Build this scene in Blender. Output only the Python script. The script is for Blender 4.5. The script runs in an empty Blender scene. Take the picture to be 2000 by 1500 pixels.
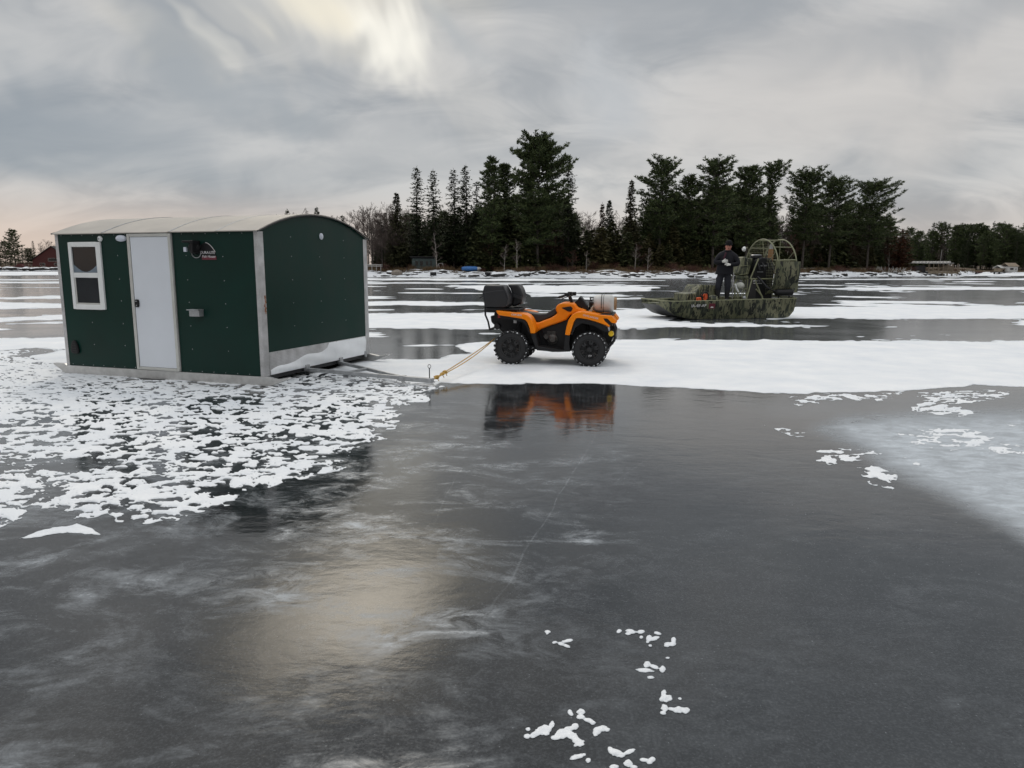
import bpy, bmesh, math, random
import numpy as np
from mathutils import Vector, Matrix

random.seed(7)
scene = bpy.context.scene
COL = scene.collection
R = math.radians

# ------------------------------------------------------------------ camera
F = 1387.0                       # focal length in photo pixels (2000 px wide)
PITCH = math.atan(225 / F)
ROLL = R(0.22)
EYE = 1.6
cp, sp = math.cos(PITCH), math.sin(PITCH)
cr, sr = math.cos(ROLL), math.sin(ROLL)
fwd = Vector((0, cp, -sp)); up0 = Vector((0, sp, cp)); rt0 = Vector((1, 0, 0))
rt = rt0 * cr + up0 * sr
up = up0 * cr - rt0 * sr
cam_data = bpy.data.cameras.new('camera')
cam_data.sensor_width = 36.0
cam_data.lens = 36.0 * F / 2000.0
cam_data.clip_start = 0.05
cam_data.clip_end = 9000.0
cam = bpy.data.objects.new('camera', cam_data)
COL.objects.link(cam)
M = Matrix.Identity(4)
for i in range(3):
    M[i][0] = rt[i]; M[i][1] = up[i]; M[i][2] = -fwd[i]
M[2][3] = EYE
cam.matrix_world = M
scene.camera = cam
scene.render.resolution_x, scene.render.resolution_y = 1024, 768


def ray(px, py):
    x = (px - 1000) / F; y = (750 - py) / F
    x, y = x * cr - y * sr, x * sr + y * cr
    return (x, cp + y * sp, -sp + y * cp)


def ground(px, py, z=0.0):
    d = ray(px, py); t = (z - EYE) / d[2]
    return Vector((d[0] * t, d[1] * t, z))


def at(px, py, Y):
    d = ray(px, py); t = Y / d[1]
    return Vector((d[0] * t, Y, EYE + d[2] * t))


# ------------------------------------------------------------------ sky, sun, exposure
SUN_EL, SUN_AZ = R(46.0), R(-12.0)          # azimuth measured from +Y towards +X
sun_dir = Vector((math.sin(SUN_AZ) * math.cos(SUN_EL), math.cos(SUN_AZ) * math.cos(SUN_EL), math.sin(SUN_EL)))
world = bpy.data.worlds.new('World')
scene.world = world
world.use_nodes = True
wt = world.node_tree
wt.nodes.clear()


def nd(tree, kind, **kw):
    n = tree.nodes.new(kind)
    for k, v in kw.items():
        if k == 'inp':
            for kk, vv in v.items():
                n.inputs[kk].default_value = vv
        else:
            setattr(n, k, v)
    return n


def math_n(tree, op, a, b=None, c=None, clamp=False):
    n = tree.nodes.new('ShaderNodeMath'); n.operation = op; n.use_clamp = clamp
    for i, s in enumerate((a, b, c)):
        if s is None: continue
        if isinstance(s, (int, float)): n.inputs[i].default_value = s
        else: tree.links.new(s, n.inputs[i])
    return n.outputs[0]


def vmath(tree, op, a, b=None, out=0, scale=None):
    n = tree.nodes.new('ShaderNodeVectorMath'); n.operation = op
    for i, s in enumerate((a, b)):
        if s is None: continue
        if isinstance(s, (tuple, list, Vector)): n.inputs[i].default_value = tuple(s)
        else: tree.links.new(s, n.inputs[i])
    if scale is not None: n.inputs['Scale'].default_value = scale
    return n.outputs[out]


def mixc(tree, fac, a, b, blend='MIX'):
    n = tree.nodes.new('ShaderNodeMix'); n.data_type = 'RGBA'; n.blend_type = blend
    for idx, s in ((0, fac), (6, a), (7, b)):
        if isinstance(s, (int, float)): n.inputs[idx].default_value = s
        elif isinstance(s, (tuple, list)): n.inputs[idx].default_value = tuple(s) + ((1,) if len(s) == 3 else ())
        else: tree.links.new(s, n.inputs[idx])
    return n.outputs[2]


def maprange(tree, v, a, b, c=0.0, d=1.0, smooth=False):
    n = tree.nodes.new('ShaderNodeMapRange'); n.clamp = True
    if smooth: n.interpolation_type = 'SMOOTHSTEP'
    tree.links.new(v, n.inputs[0])
    for i, s in enumerate((a, b, c, d)): n.inputs[i + 1].default_value = s
    return n.outputs[0]


def noise_n(tree, vec, scale, detail=4.0, rough=0.5, dist=0.0, out=0):
    n = tree.nodes.new('ShaderNodeTexNoise')
    n.inputs['Scale'].default_value = scale; n.inputs['Detail'].default_value = detail
    n.inputs['Roughness'].default_value = rough; n.inputs['Distortion'].default_value = dist
    if vec is not None: tree.links.new(vec, n.inputs['Vector'])
    return n.outputs[out]


tc = nd(wt, 'ShaderNodeTexCoord')
D = tc.outputs['Generated']
sepd = nd(wt, 'ShaderNodeSeparateXYZ'); wt.links.new(D, sepd.inputs[0])
zc = math_n(wt, 'MAXIMUM', sepd.outputs[2], 0.0)
den = math_n(wt, 'ADD', zc, 0.38)
cpl = nd(wt, 'ShaderNodeCombineXYZ')
wt.links.new(math_n(wt, 'DIVIDE', sepd.outputs[0], den), cpl.inputs[0])
wt.links.new(math_n(wt, 'DIVIDE', sepd.outputs[1], den), cpl.inputs[1])
mp = nd(wt, 'ShaderNodeMapping')
mp.inputs['Rotation'].default_value = (0, 0, R(-25)); mp.inputs['Scale'].default_value = (0.75, 1.35, 1)
wt.links.new(cpl.outputs[0], mp.inputs[0])
n_big = noise_n(wt, mp.outputs[0], 1.15, 3, 0.52, 0.7)
n_fine = noise_n(wt, mp.outputs[0], 4.2, 4, 0.6, 0.8)
nsum = math_n(wt, 'ADD', math_n(wt, 'MULTIPLY', n_big, 0.62), math_n(wt, 'MULTIPLY', n_fine, 0.38))
nfac = maprange(wt, nsum, 0.39, 0.61, smooth=True)
warp = noise_n(wt, D, 4.5, 4, 0.6, 0.5, out=1)
warp = vmath(wt, 'SCALE', vmath(wt, 'SUBTRACT', warp, (0.5, 0.5, 0.5)), scale=0.22)
DW = vmath(wt, 'ADD', D, warp)
skycol = mixc(wt, nfac, (0.305, 0.325, 0.345), (0.55, 0.545, 0.535))


def sky_blob(col, px, py, ax, ay, tilt, tint, amount, soft=0.35, vec=None):
    """a cloud patch or gap centred in one direction of the sky; ax, ay half sizes in degrees"""
    d = Vector(ray(px, py)).normalized()
    e1 = d.cross(Vector((0, 0, 1))).normalized()
    e2 = e1.cross(d).normalized()
    t = R(tilt)
    a1 = e1 * math.cos(t) + e2 * math.sin(t)
    a2 = -e1 * math.sin(t) + e2 * math.cos(t)
    m = nd(wt, 'ShaderNodeMapping'); m.vector_type = 'TEXTURE'
    m.inputs['Location'].default_value = d
    m.inputs['Rotation'].default_value = Matrix((a1, a2, a1.cross(a2))).transposed().to_euler()
    m.inputs['Scale'].default_value = (R(ax), R(ay), 1.1)
    wt.links.new(vec or DW, m.inputs[0])
    f = maprange(wt, vmath(wt, 'LENGTH', m.outputs[0], out=1), soft, 1.0, amount, 0.0, smooth=True)
    return mixc(wt, f, col, tint)


SKY = [
    (1680, 190, 24, 8, 2, (0.57, 0.545, 0.52), 0.75, 0.1),
    (1250, 30, 22, 3.5, 5, (0.34, 0.355, 0.37), 0.5, 0.1),
    (1850, 60, 14, 3.0, 6, (0.34, 0.355, 0.37), 0.5, 0.1),
    (1180, 150, 4.5, 5, 30, (0.40, 0.43, 0.46), 0.5, 0.1),
    (120, 285, 24, 5.0, -6, (0.25, 0.285, 0.32), 0.80, 0.1),
    (760, 310, 24, 4, 0, (0.52, 0.52, 0.515), 0.55, 0.1),
    (900, 180, 9, 3, -10, (0.53, 0.52, 0.50), 0.5, 0.1),
    (100, 130, 16, 3.0, 12, (0.47, 0.475, 0.475), 0.6, 0.1),
    (660, 40, 12, 5.5, -14, (0.66, 0.64, 0.59), 0.65, 0.1),
    (330, 95, 9, 2.2, -8, (0.60, 0.575, 0.52), 0.55, 0.1),
    (420, 62, 4.2, 1.3, -38, (0.78, 0.75, 0.67), 0.5, 0.0),
    (715, 72, 7.4, 3.0, -28, (0.90, 0.87, 0.78), 1.0, 0.08),
    (600, 20, 4.0, 2.5, -20, (0.80, 0.74, 0.60), 0.7, 0.1),
    (370, 130, 6.0, 4.2, -40, (0.31, 0.335, 0.355), 0.85, 0.15),
    (480, 190, 9, 3.5, 0, (0.34, 0.365, 0.385), 0.75, 0.1),
    (676, 96, 3.4, 2.0, 20, (0.47, 0.465, 0.44), 0.8, 0.0),
    (850, 30, 6.5, 1.6, -32, (0.40, 0.42, 0.43), 0.8, 0.1),
    (480, 20, 6, 1.3, -35, (0.42, 0.425, 0.42), 0.7, 0.1),
]
for (px, py, ax, ay, ti, c, am, so) in SKY:
    skycol = sky_blob(skycol, px, py, ax, ay, ti, c, am, so)
# warm air low over the horizon, stronger towards the left
lowband = maprange(wt, sepd.outputs[2], 0.02, 0.115, 1.0, 0.0, smooth=True)
leftness = maprange(wt, sepd.outputs[0], -0.65, 0.35, 1.0, 0.42)
skycol = mixc(wt, math_n(wt, 'MULTIPLY', lowband, math_n(wt, 'MULTIPLY', leftness, 0.85)), skycol, (0.66, 0.525, 0.44))
# thin cloud glowing round the hidden sun
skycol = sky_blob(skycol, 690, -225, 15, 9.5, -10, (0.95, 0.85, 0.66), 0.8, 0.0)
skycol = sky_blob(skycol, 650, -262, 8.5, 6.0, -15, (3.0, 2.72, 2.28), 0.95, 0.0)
# an overcast sky is brighter overhead than at the horizon
zen = maprange(wt, sepd.outputs[2], 0.32, 1.0, 1.0, 2.4)
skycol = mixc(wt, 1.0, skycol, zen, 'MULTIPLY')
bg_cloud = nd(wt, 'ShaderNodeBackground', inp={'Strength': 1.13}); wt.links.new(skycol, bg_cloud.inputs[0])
nis = nd(wt, 'ShaderNodeTexSky', sky_type='NISHITA', sun_disc=False)
nis.sun_elevation = SUN_EL; nis.sun_rotation = SUN_AZ
bg_clear = nd(wt, 'ShaderNodeBackground', inp={'Strength': 0.08}); wt.links.new(nis.outputs[0], bg_clear.inputs[0])
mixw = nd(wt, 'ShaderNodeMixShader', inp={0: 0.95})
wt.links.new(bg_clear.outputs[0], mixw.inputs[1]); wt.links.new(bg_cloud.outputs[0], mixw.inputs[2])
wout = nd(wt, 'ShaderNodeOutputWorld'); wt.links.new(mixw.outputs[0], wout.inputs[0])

sl = bpy.data.lights.new('sun', 'SUN')
sl.energy = 0.6; sl.angle = R(12); sl.color = (1.0, 0.91, 0.78)
sun = bpy.data.objects.new('sun', sl); COL.objects.link(sun)
sun.rotation_euler = sun_dir.to_track_quat('Z', 'Y').to_euler()
sun.location = (0, 0, 60)

vs = scene.view_settings
vs.view_transform = 'Standard'; vs.look = 'None'; vs.exposure = 0.0; vs.gamma = 1.0
vs.use_curve_mapping = False

cy = scene.cycles
cy.max_bounces = 5; cy.diffuse_bounces = 2; cy.glossy_bounces = 3; cy.transmission_bounces = 4; cy.transparent_max_bounces = 6
cy.caustics_reflective = False; cy.caustics_refractive = False
cy.use_adaptive_sampling = True; cy.adaptive_threshold = 0.02
world.cycles.sampling_method = 'NONE'

# ------------------------------------------------------------------ materials
MATS = {}


def bsdf(m):
    return m.node_tree.nodes['Principled BSDF']


def mat(name, col, rough=0.6, metal=0.0, var=0.18, vscale=6.0, bump=0.0, bscale=40.0, spec=0.5, emit=None):
    """principled material with a procedural mottling of its colour and, if asked, fine relief"""
    if name in MATS: return MATS[name]
    m = bpy.data.materials.new(name); m.use_nodes = True
    t = m.node_tree; b = bsdf(m)
    b.inputs['Roughness'].default_value = rough; b.inputs['Metallic'].default_value = metal
    b.inputs['Specular IOR Level'].default_value = spec
    co = nd(t, 'ShaderNodeTexCoord').outputs['Object']
    n = noise_n(t, co, vscale, 5, 0.6)
    lo = tuple(c * (1 - var) for c in col); hi = tuple(min(1, c * (1 + var)) for c in col)
    t.links.new(mixc(t, maprange(t, n, 0.3, 0.7), lo, hi), b.inputs['Base Color'])
    t.links.new(maprange(t, n, 0.3, 0.7, max(0.02, rough - 0.08), min(1, rough + 0.08)), b.inputs['Roughness'])
    if bump:
        bn = nd(t, 'ShaderNodeBump', inp={'Strength': 1.0, 'Distance': bump})
        t.links.new(noise_n(t, co, bscale, 4, 0.6), bn.inputs['Height'])
        t.links.new(bn.outputs[0], b.inputs['Normal'])
    MATS[name] = m
    return m


# ------------------------------------------------------------------ mesh helpers
class MB:
    def __init__(s): s.v = []; s.f = []; s.mi = []

    def add(s, vs_, fs, mi=0):
        o = len(s.v); s.v.extend([tuple(p) for p in vs_])
        for f in fs: s.f.append(tuple(i + o for i in f)); s.mi.append(mi)
        return s

    def box(s, c, d, rot=None, mi=0, taper=None):
        hx, hy, hz = d[0] / 2, d[1] / 2, d[2] / 2
        vs_ = []
        for z in (-1, 1):
            k = 1.0 if (taper is None or z < 0) else taper
            for x, y in ((-1, -1), (1, -1), (1, 1), (-1, 1)):
                p = Vector((x * hx * k, y * hy * k, z * hz))
                if rot is not None: p = rot @ p
                vs_.append(p + Vector(c))
        return s.add(vs_, [(3, 2, 1, 0), (4, 5, 6, 7), (0, 1, 5, 4), (1, 2, 6, 5), (2, 3, 7, 6), (3, 0, 4, 7)], mi)

    def bar(s, a, b, w, h=None, mi=0, upv=(0, 0, 1)):
        a, b = Vector(a), Vector(b); h = h or w
        d = (b - a); L = d.length
        if L < 1e-6: return s
        d.normalize(); u = Vector(upv)
        if abs(d.dot(u)) > 0.98: u = Vector((1, 0, 0))
        r_ = d.cross(u).normalized(); u = r_.cross(d)
        rot = Matrix((r_, d, u)).transposed()
        return s.box((a + b) / 2, (w, L, h), rot, mi)

    def tube(s, pts, r, n=8, closed=False, cap=True, mi=0):
        pts = [Vector(p) for p in pts]; m = len(pts)
        rs = r if isinstance(r, (list, tuple)) else [r] * m
        o = len(s.v); prev = None
        for i, p in enumerate(pts):
            if closed: t = pts[(i + 1) % m] - pts[i - 1]
            else: t = pts[min(i + 1, m - 1)] - pts[max(i - 1, 0)]
            t.normalize()
            if prev is None:
                a = Vector((0, 0, 1)) if abs(t.z) < 0.9 else Vector((1, 0, 0))
                a = (a - t * a.dot(t)).normalized()
            else:
                a = prev - t * prev.dot(t)
                a = a.normalized() if a.length > 1e-6 else t.orthogonal().normalized()
            prev = a; b = t.cross(a)
            for k in range(n):
                q = 2 * math.pi * k / n
                s.v.append(tuple(p + (a * math.cos(q) + b * math.sin(q)) * rs[i]))
        for i in range(m if closed else m - 1):
            j = (i + 1) % m
            for k in range(n):
                k2 = (k + 1) % n
                s.f.append((o + i * n + k, o + i * n + k2, o + j * n + k2, o + j * n + k)); s.mi.append(mi)
        if cap and not closed:
            s.f.append(tuple(o + k for k in range(n))[::-1]); s.mi.append(mi)
            s.f.append(tuple(o + (m - 1) * n + k for k in range(n))); s.mi.append(mi)
        return s

    def lathe(s, prof, c, axis='Z', n=20, mi=0):
        """prof: list of (radius, height) along the axis"""
        o = len(s.v); c = Vector(c)
        for (r_, h) in prof:
            for k in range(n):
                q = 2 * math.pi * k / n; x, y = r_ * math.cos(q), r_ * math.sin(q)
                p = {'Z': (x, y, h), 'Y': (x, h, -y), 'X': (h, x, y)}[axis] if axis != 'Y' else (x, h, -y)
                s.v.append(tuple(c + Vector(p)))
        for i in range(len(prof) - 1):
            for k in range(n):
                k2 = (k + 1) % n
                s.f.append((o + i * n + k, o + i * n + k2, o + (i + 1) * n + k2, o + (i + 1) * n + k)); s.mi.append(mi)
        if prof[0][0] > 1e-4: s.f.append(tuple(o + k for k in range(n))[::-1]); s.mi.append(mi)
        e = o + (len(prof) - 1) * n
        if prof[-1][0] > 1e-4: s.f.append(tuple(e + k for k in range(n))); s.mi.append(mi)
        return s

    def prism(s, poly, y0, y1, plane='xz', mi=0, scale1=None):
        """outline swept between two planes; scale1 shrinks the far outline about its centre"""
        n = len(poly); cx = sum(p[0] for p in poly) / n; cz = sum(p[1] for p in poly) / n
        vs_ = []
        for (y, k) in ((y0, 1.0), (y1, scale1 or 1.0)):
            for a, b in poly:
                a2, b2 = cx + (a - cx) * k, cz + (b - cz) * k
                vs_.append({'xz': (a2, y, b2), 'yz': (y, a2, b2), 'xy': (a2, b2, y)}[plane])
        fs = [tuple(range(n)), tuple(range(2 * n - 1, n - 1, -1))]
        fs += [(i, i + n, (i + 1) % n + n, (i + 1) % n) for i in range(n)]
        return s.add(vs_, fs, mi)

    def loft(s, rings, closed=True, cap=True, mi=0):
        n = len(rings[0]); o = len(s.v)
        for r_ in rings: s.v.extend([tuple(p) for p in r_])
        for i in range(len(rings) - 1):
            for k in range(n if closed else n - 1):
                k2 = (k + 1) % n
                s.f.append((o + i * n + k, o + i * n + k2, o + (i + 1) * n + k2, o + (i + 1) * n + k)); s.mi.append(mi)
        if cap and closed:
            s.f.append(tuple(o + k for k in range(n))[::-1]); s.mi.append(mi)
            e = o + (len(rings) - 1) * n
            s.f.append(tuple(e + k for k in range(n))); s.mi.append(mi)
        return s

    def blob(s, c, r, seg=10, rings=7, jitter=0.0, rng=None, mi=0, rot=None):
        rr = (r, r, r) if isinstance(r, (int, float)) else r
        o = len(s.v); c = Vector(c)
        for i in range(rings + 1):
            th = math.pi * i / rings
            for k in range(seg):
                q = 2 * math.pi * k / seg
                j = 1 + (rng.uniform(-jitter, jitter) if rng and 0 < i < rings else 0)
                p = Vector((math.sin(th) * math.cos(q) * rr[0] * j, math.sin(th) * math.sin(q) * rr[1] * j, math.cos(th) * rr[2] * j))
                if rot is not None: p = rot @ p
                s.v.append(tuple(c + p))
        for i in range(rings):
            for k in range(seg):
                k2 = (k + 1) % seg
                s.f.append((o + i * seg + k, o + (i + 1) * seg + k, o + (i + 1) * seg + k2, o + i * seg + k2)); s.mi.append(mi)
        return s

    def mesh(s, name, mats, smooth=None):
        me = bpy.data.meshes.new(name)
        me.from_pydata(s.v, [], s.f)
        for m in (mats if isinstance(mats, (list, tuple)) else [mats]): me.materials.append(m)
        if any(s.mi): me.polygons.foreach_set('material_index', s.mi)
        bm = bmesh.new(); bm.from_mesh(me)
        bmesh.ops.remove_doubles(bm, verts=bm.verts, dist=1e-5)
        bmesh.ops.recalc_face_normals(bm, faces=bm.faces)
        bm.to_mesh(me); bm.free()
        if smooth is not None:
            me.polygons.foreach_set('use_smooth', [True] * len(me.polygons))
            me.set_sharp_from_angle(angle=R(smooth))
        me.update()
        return me

    def build(s, name, mats, parent=None, smooth=None, bevel=0.0, segs=2):
        o = bpy.data.objects.new(name, s.mesh(name, mats, smooth))
        COL.objects.link(o)
        if parent is not None: o.parent = parent
        if bevel:
            b = o.modifiers.new('bevel', 'BEVEL'); b.width = bevel; b.segments = segs; b.limit_method = 'ANGLE'; b.angle_limit = R(35)
        return o


def tag(o, label=None, cat=None, group=None, kind=None):
    if label: o['label'] = label
    if cat: o['category'] = cat
    if group: o['group'] = group
    if kind: o['kind'] = kind
    return o


def empty(name, loc=(0, 0, 0), rz=0.0, parent=None):
    o = bpy.data.objects.new(name, None); o.empty_display_size = 0.2
    COL.objects.link(o); o.location = loc; o.rotation_euler = (0, 0, rz)
    if parent is not None: o.parent = parent
    return o


def link_copy(o, parent=None):
    c = o.copy(); COL.objects.link(c)
    if parent is not None: c.parent = parent
    return c


def copy_tree(o, parent=None):
    c = link_copy(o, parent)
    for ch in o.children: copy_tree(ch, c)
    return c


def text_mesh(name, body, size, m, parent, matrix, extrude=0.001, shear=0.0, spacing=1.0):
    cu = bpy.data.curves.new('tmp_text', 'FONT')
    cu.body = body; cu.size = size; cu.extrude = extrude; cu.shear = shear
    cu.align_x = 'CENTER'; cu.align_y = 'CENTER'; cu.space_character = spacing; cu.resolution_u = 3
    to = bpy.data.objects.new('tmp_text', cu); COL.objects.link(to)
    bpy.context.view_layer.update()
    me = bpy.data.meshes.new_from_object(to.evaluated_get(bpy.context.evaluated_depsgraph_get()))
    bpy.data.objects.remove(to); bpy.data.curves.remove(cu)
    me.name = name; me.materials.clear(); me.materials.append(m)
    o = bpy.data.objects.new(name, me); COL.objects.link(o)
    o.parent = parent; o.matrix_local = matrix
    return o


def frame_matrix(origin, xdir, ydir):
    x = Vector(xdir).normalized(); y = Vector(ydir); y = (y - x * x.dot(y)).normalized(); z = x.cross(y)
    m = Matrix.Identity(4)
    for i in range(3): m[i][0] = x[i]; m[i][1] = y[i]; m[i][2] = z[i]; m[i][3] = origin[i]
    return m


# ------------------------------------------------------------------ numpy noise
def _hash(ix, iy, seed):
    n = (ix.astype(np.int64) * 374761393 + iy.astype(np.int64) * 668265263 + seed * 974634777) & 0x7fffffff
    n = (n ^ (n >> 13)) * 1274126177 & 0x7fffffff
    return ((n ^ (n >> 16)) & 0xffff) / 65535.0


def vnoise(x, y, seed=0):
    ix, iy = np.floor(x), np.floor(y)
    fx, fy = x - ix, y - iy
    fx = fx * fx * fx * (fx * (fx * 6 - 15) + 10); fy = fy * fy * fy * (fy * (fy * 6 - 15) + 10)
    a, b = _hash(ix, iy, seed), _hash(ix + 1, iy, seed)
    c, d = _hash(ix, iy + 1, seed), _hash(ix + 1, iy + 1, seed)
    return (a + (b - a) * fx) * (1 - fy) + (c + (d - c) * fx) * fy


def fbm(x, y, seed=0, octv=4, gain=0.5):
    s_, a, tot = 0.0, 1.0, 0.0
    for i in range(octv):
        s_ = s_ + a * vnoise(x * 2 ** i + 17.3 * i, y * 2 ** i - 9.1 * i, seed + i); tot += a; a *= gain
    return s_ / tot

# ------------------------------------------------------------------ the frozen lake
def map_uv(x, y):
    """photo position of points on the ice, used only to lay out where snow and frost lie on the lake"""
    dz = -EYE
    zz = y * cp - dz * sp; yy = y * sp + dz * cp
    zz = np.maximum(zz, 0.02)
    a, b = x / zz, yy / zz
    a, b = a * cr + b * sr, -a * sr + b * cr
    return 1000 + a * F, 750 - b * F


def sd_poly(u, v, poly, su=1.0):
    """signed distance to an outline, positive inside; su squeezes the sideways distance"""
    d = np.full(u.shape, 1e9); inside = np.zeros(u.shape, bool)
    n = len(poly)
    for i in range(n):
        ax, ay = poly[i]; bx, by = poly[(i + 1) % n]
        ex, ey = (bx - ax) * su, by - ay
        wx, wy = (u - ax) * su, v - ay
        t = np.clip((wx * ex + wy * ey) / (ex * ex + ey * ey + 1e-9), 0, 1)
        d = np.minimum(d, (wx - ex * t) ** 2 + (wy - ey * t) ** 2)
        c = ((ay > v) != (by > v)) & (u < (bx - ax) * (v - ay) / (by - ay + 1e-12) + ax)
        inside ^= c
    d = np.sqrt(d)
    return np.where(inside, d, -d)


LACE = [(-500, 700), (0, 700), (60, 699), (110, 694), (130, 700), (300, 700), (560, 712), (640, 728), (720, 742), (838, 750), (815, 772), (772, 800),
        (765, 832), (748, 852), (690, 872), (655, 900), (560, 925), (540, 945), (450, 955), (430, 975), (355, 992), (340, 1008),
        (225, 1022), (215, 1000), (130, 1012), (90, 1000), (0, 1022), (-500, 1100)]
BANDS = [
    # the broad band the quad stands on
    ([(700, 700), (860, 703), (880, 692), (940, 690), (965, 672), (1205, 664), (1500, 664), (1800, 666), (2500, 664), (2500, 752),
      (2000, 757), (1915, 752), (1850, 758), (1760, 764), (1600, 768), (1520, 770), (1440, 763), (1300, 757), (1200, 751),
      (1030, 750), (960, 750), (880, 749), (845, 745), (780, 738), (700, 728), (640, 724)], 0.3, 2.2),
    ([(885, 676), (930, 669), (1000, 667), (1000, 692), (930, 692)], 0.3, 3.0),
    # left of the quad and round the boat
    ([(700, 612), (960, 611), (1210, 606), (1330, 598), (1345, 612), (1340, 620), (1300, 626), (1340, 632), (1250, 641), (1205, 642), (960, 643), (700, 641)], 0.3, 2.0),
    ([(1200, 634), (1330, 630), (1480, 633), (1620, 634), (1560, 639), (1330, 640), (1210, 643)], 0.3, 2.5),
    ([(1540, 600), (1640, 598), (1800, 597), (2500, 597), (2500, 622), (1800, 624), (1640, 622), (1500, 624), (1500, 612)], 0.3, 2.0),
    ([(700, 588), (960, 590), (1030, 592), (960, 597), (700, 597)], 0.3, 1.6),
    ([(850, 559), (1000, 556), (1180, 557), (1290, 560), (1265, 568), (1080, 573), (930, 566)], 0.3, 2.2),
    ([(1030, 574), (1200, 574), (1255, 577), (1180, 580), (1040, 579)], 0.3, 2.0),
    ([(1545, 563), (1700, 561), (2500, 559), (2500, 566), (1700, 567)], 0.3, 1.4),
    ([(700, 543.5), (1000, 544.5), (1250, 546), (1300, 548), (1000, 549), (700, 547)], 0.3, 0.8),
    ([(700, 551), (900, 552), (1250, 552.5), (1000, 555), (700, 553.5)], 0.3, 0.8),
    ([(1560, 544.5), (2500, 543), (2500, 545.5), (1560, 547)], 0.3, 0.7),
    ([(-500, 529), (300, 529.5), (800, 535), (1250, 539), (1560, 537), (1760, 535), (2500, 531), (2500, 538), (1760, 539.5), (1560, 542), (1250, 544.5), (800, 541.5), (300, 538), (-500, 537)], 0.3, 0.6),
    ([(-500, 545), (120, 545), (500, 546), (120, 547.5), (-500, 548)], 0.3, 0.7),
    ([(-500, 551), (100, 550), (500, 551), (100, 553.5), (-500, 554)], 0.3, 0.7),
    ([(-500, 562), (60, 561), (300, 561), (60, 562.6), (-500, 564)], 0.3, 0.8),
    ([(10, 582), (60, 578), (400, 578), (400, 585), (60, 584)], 0.3, 1.4),
    ([(-500, 592), (0, 590), (110, 592), (400, 593), (400, 601), (110, 602), (0, 604), (-500, 604)], 0.3, 1.4),
    ([(-500, 618), (0, 620), (60, 618), (110, 614), (400, 614), (400, 624), (110, 624), (50, 627), (0, 630), (-500, 630)], 0.3, 2.0),
    ([(-500, 640), (0, 641), (50, 643), (0, 645), (-500, 645)], 0.3, 1.6),
    ([(-500, 662), (0, 661), (120, 659), (400, 660), (400, 684), (125, 682), (70, 680), (30, 684), (-500, 690)], 0.3, 2.0),
    ([(60, 695), (130, 682), (400, 682), (400, 720), (130, 720)], 0.3, 2.0),
    ([(38, 1052), (75, 1038), (120, 1028), (150, 1022), (190, 1040), (202, 1046), (160, 1040), (100, 1044), (60, 1053)], 1.0, 3.0),
]
# loose lumps of snow: outline, share of it that is covered
SCATTER = [
    ([(1540, 775), (1650, 768), (1760, 768), (1740, 785), (1640, 785), (1560, 793)], 0.55),
    ([(1795, 770), (1880, 760), (1975, 765), (1965, 778), (1880, 788), (1905, 812), (1840, 815), (1730, 798), (1790, 790)], 0.62),
    ([(1478, 825), (1500, 830), (1600, 848), (1600, 856), (1540, 853)], 0.45),
    ([(1600, 862), (1640, 876), (1720, 878), (1760, 874), (1700, 895), (1620, 912), (1590, 905)], 0.60),
    ([(1665, 912), (1700, 908), (1758, 925), (1750, 955), (1700, 945)], 0.58),
    ([(1755, 892), (1790, 895), (1800, 912), (1770, 908)], 0.5),
    ([(1755, 848), (1800, 836), (1890, 835), (1960, 860), (2060, 888), (2000, 892), (1860, 880), (1770, 868)], 0.50),
    ([(1966, 828), (2060, 838), (2060, 842), (1966, 832)], 0.7),
    ([(770, 788), (835, 778), (838, 784), (780, 792)], 0.6),
    ([(790, 948), (830, 950), (830, 955), (790, 954)], 0.45),
]
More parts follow.
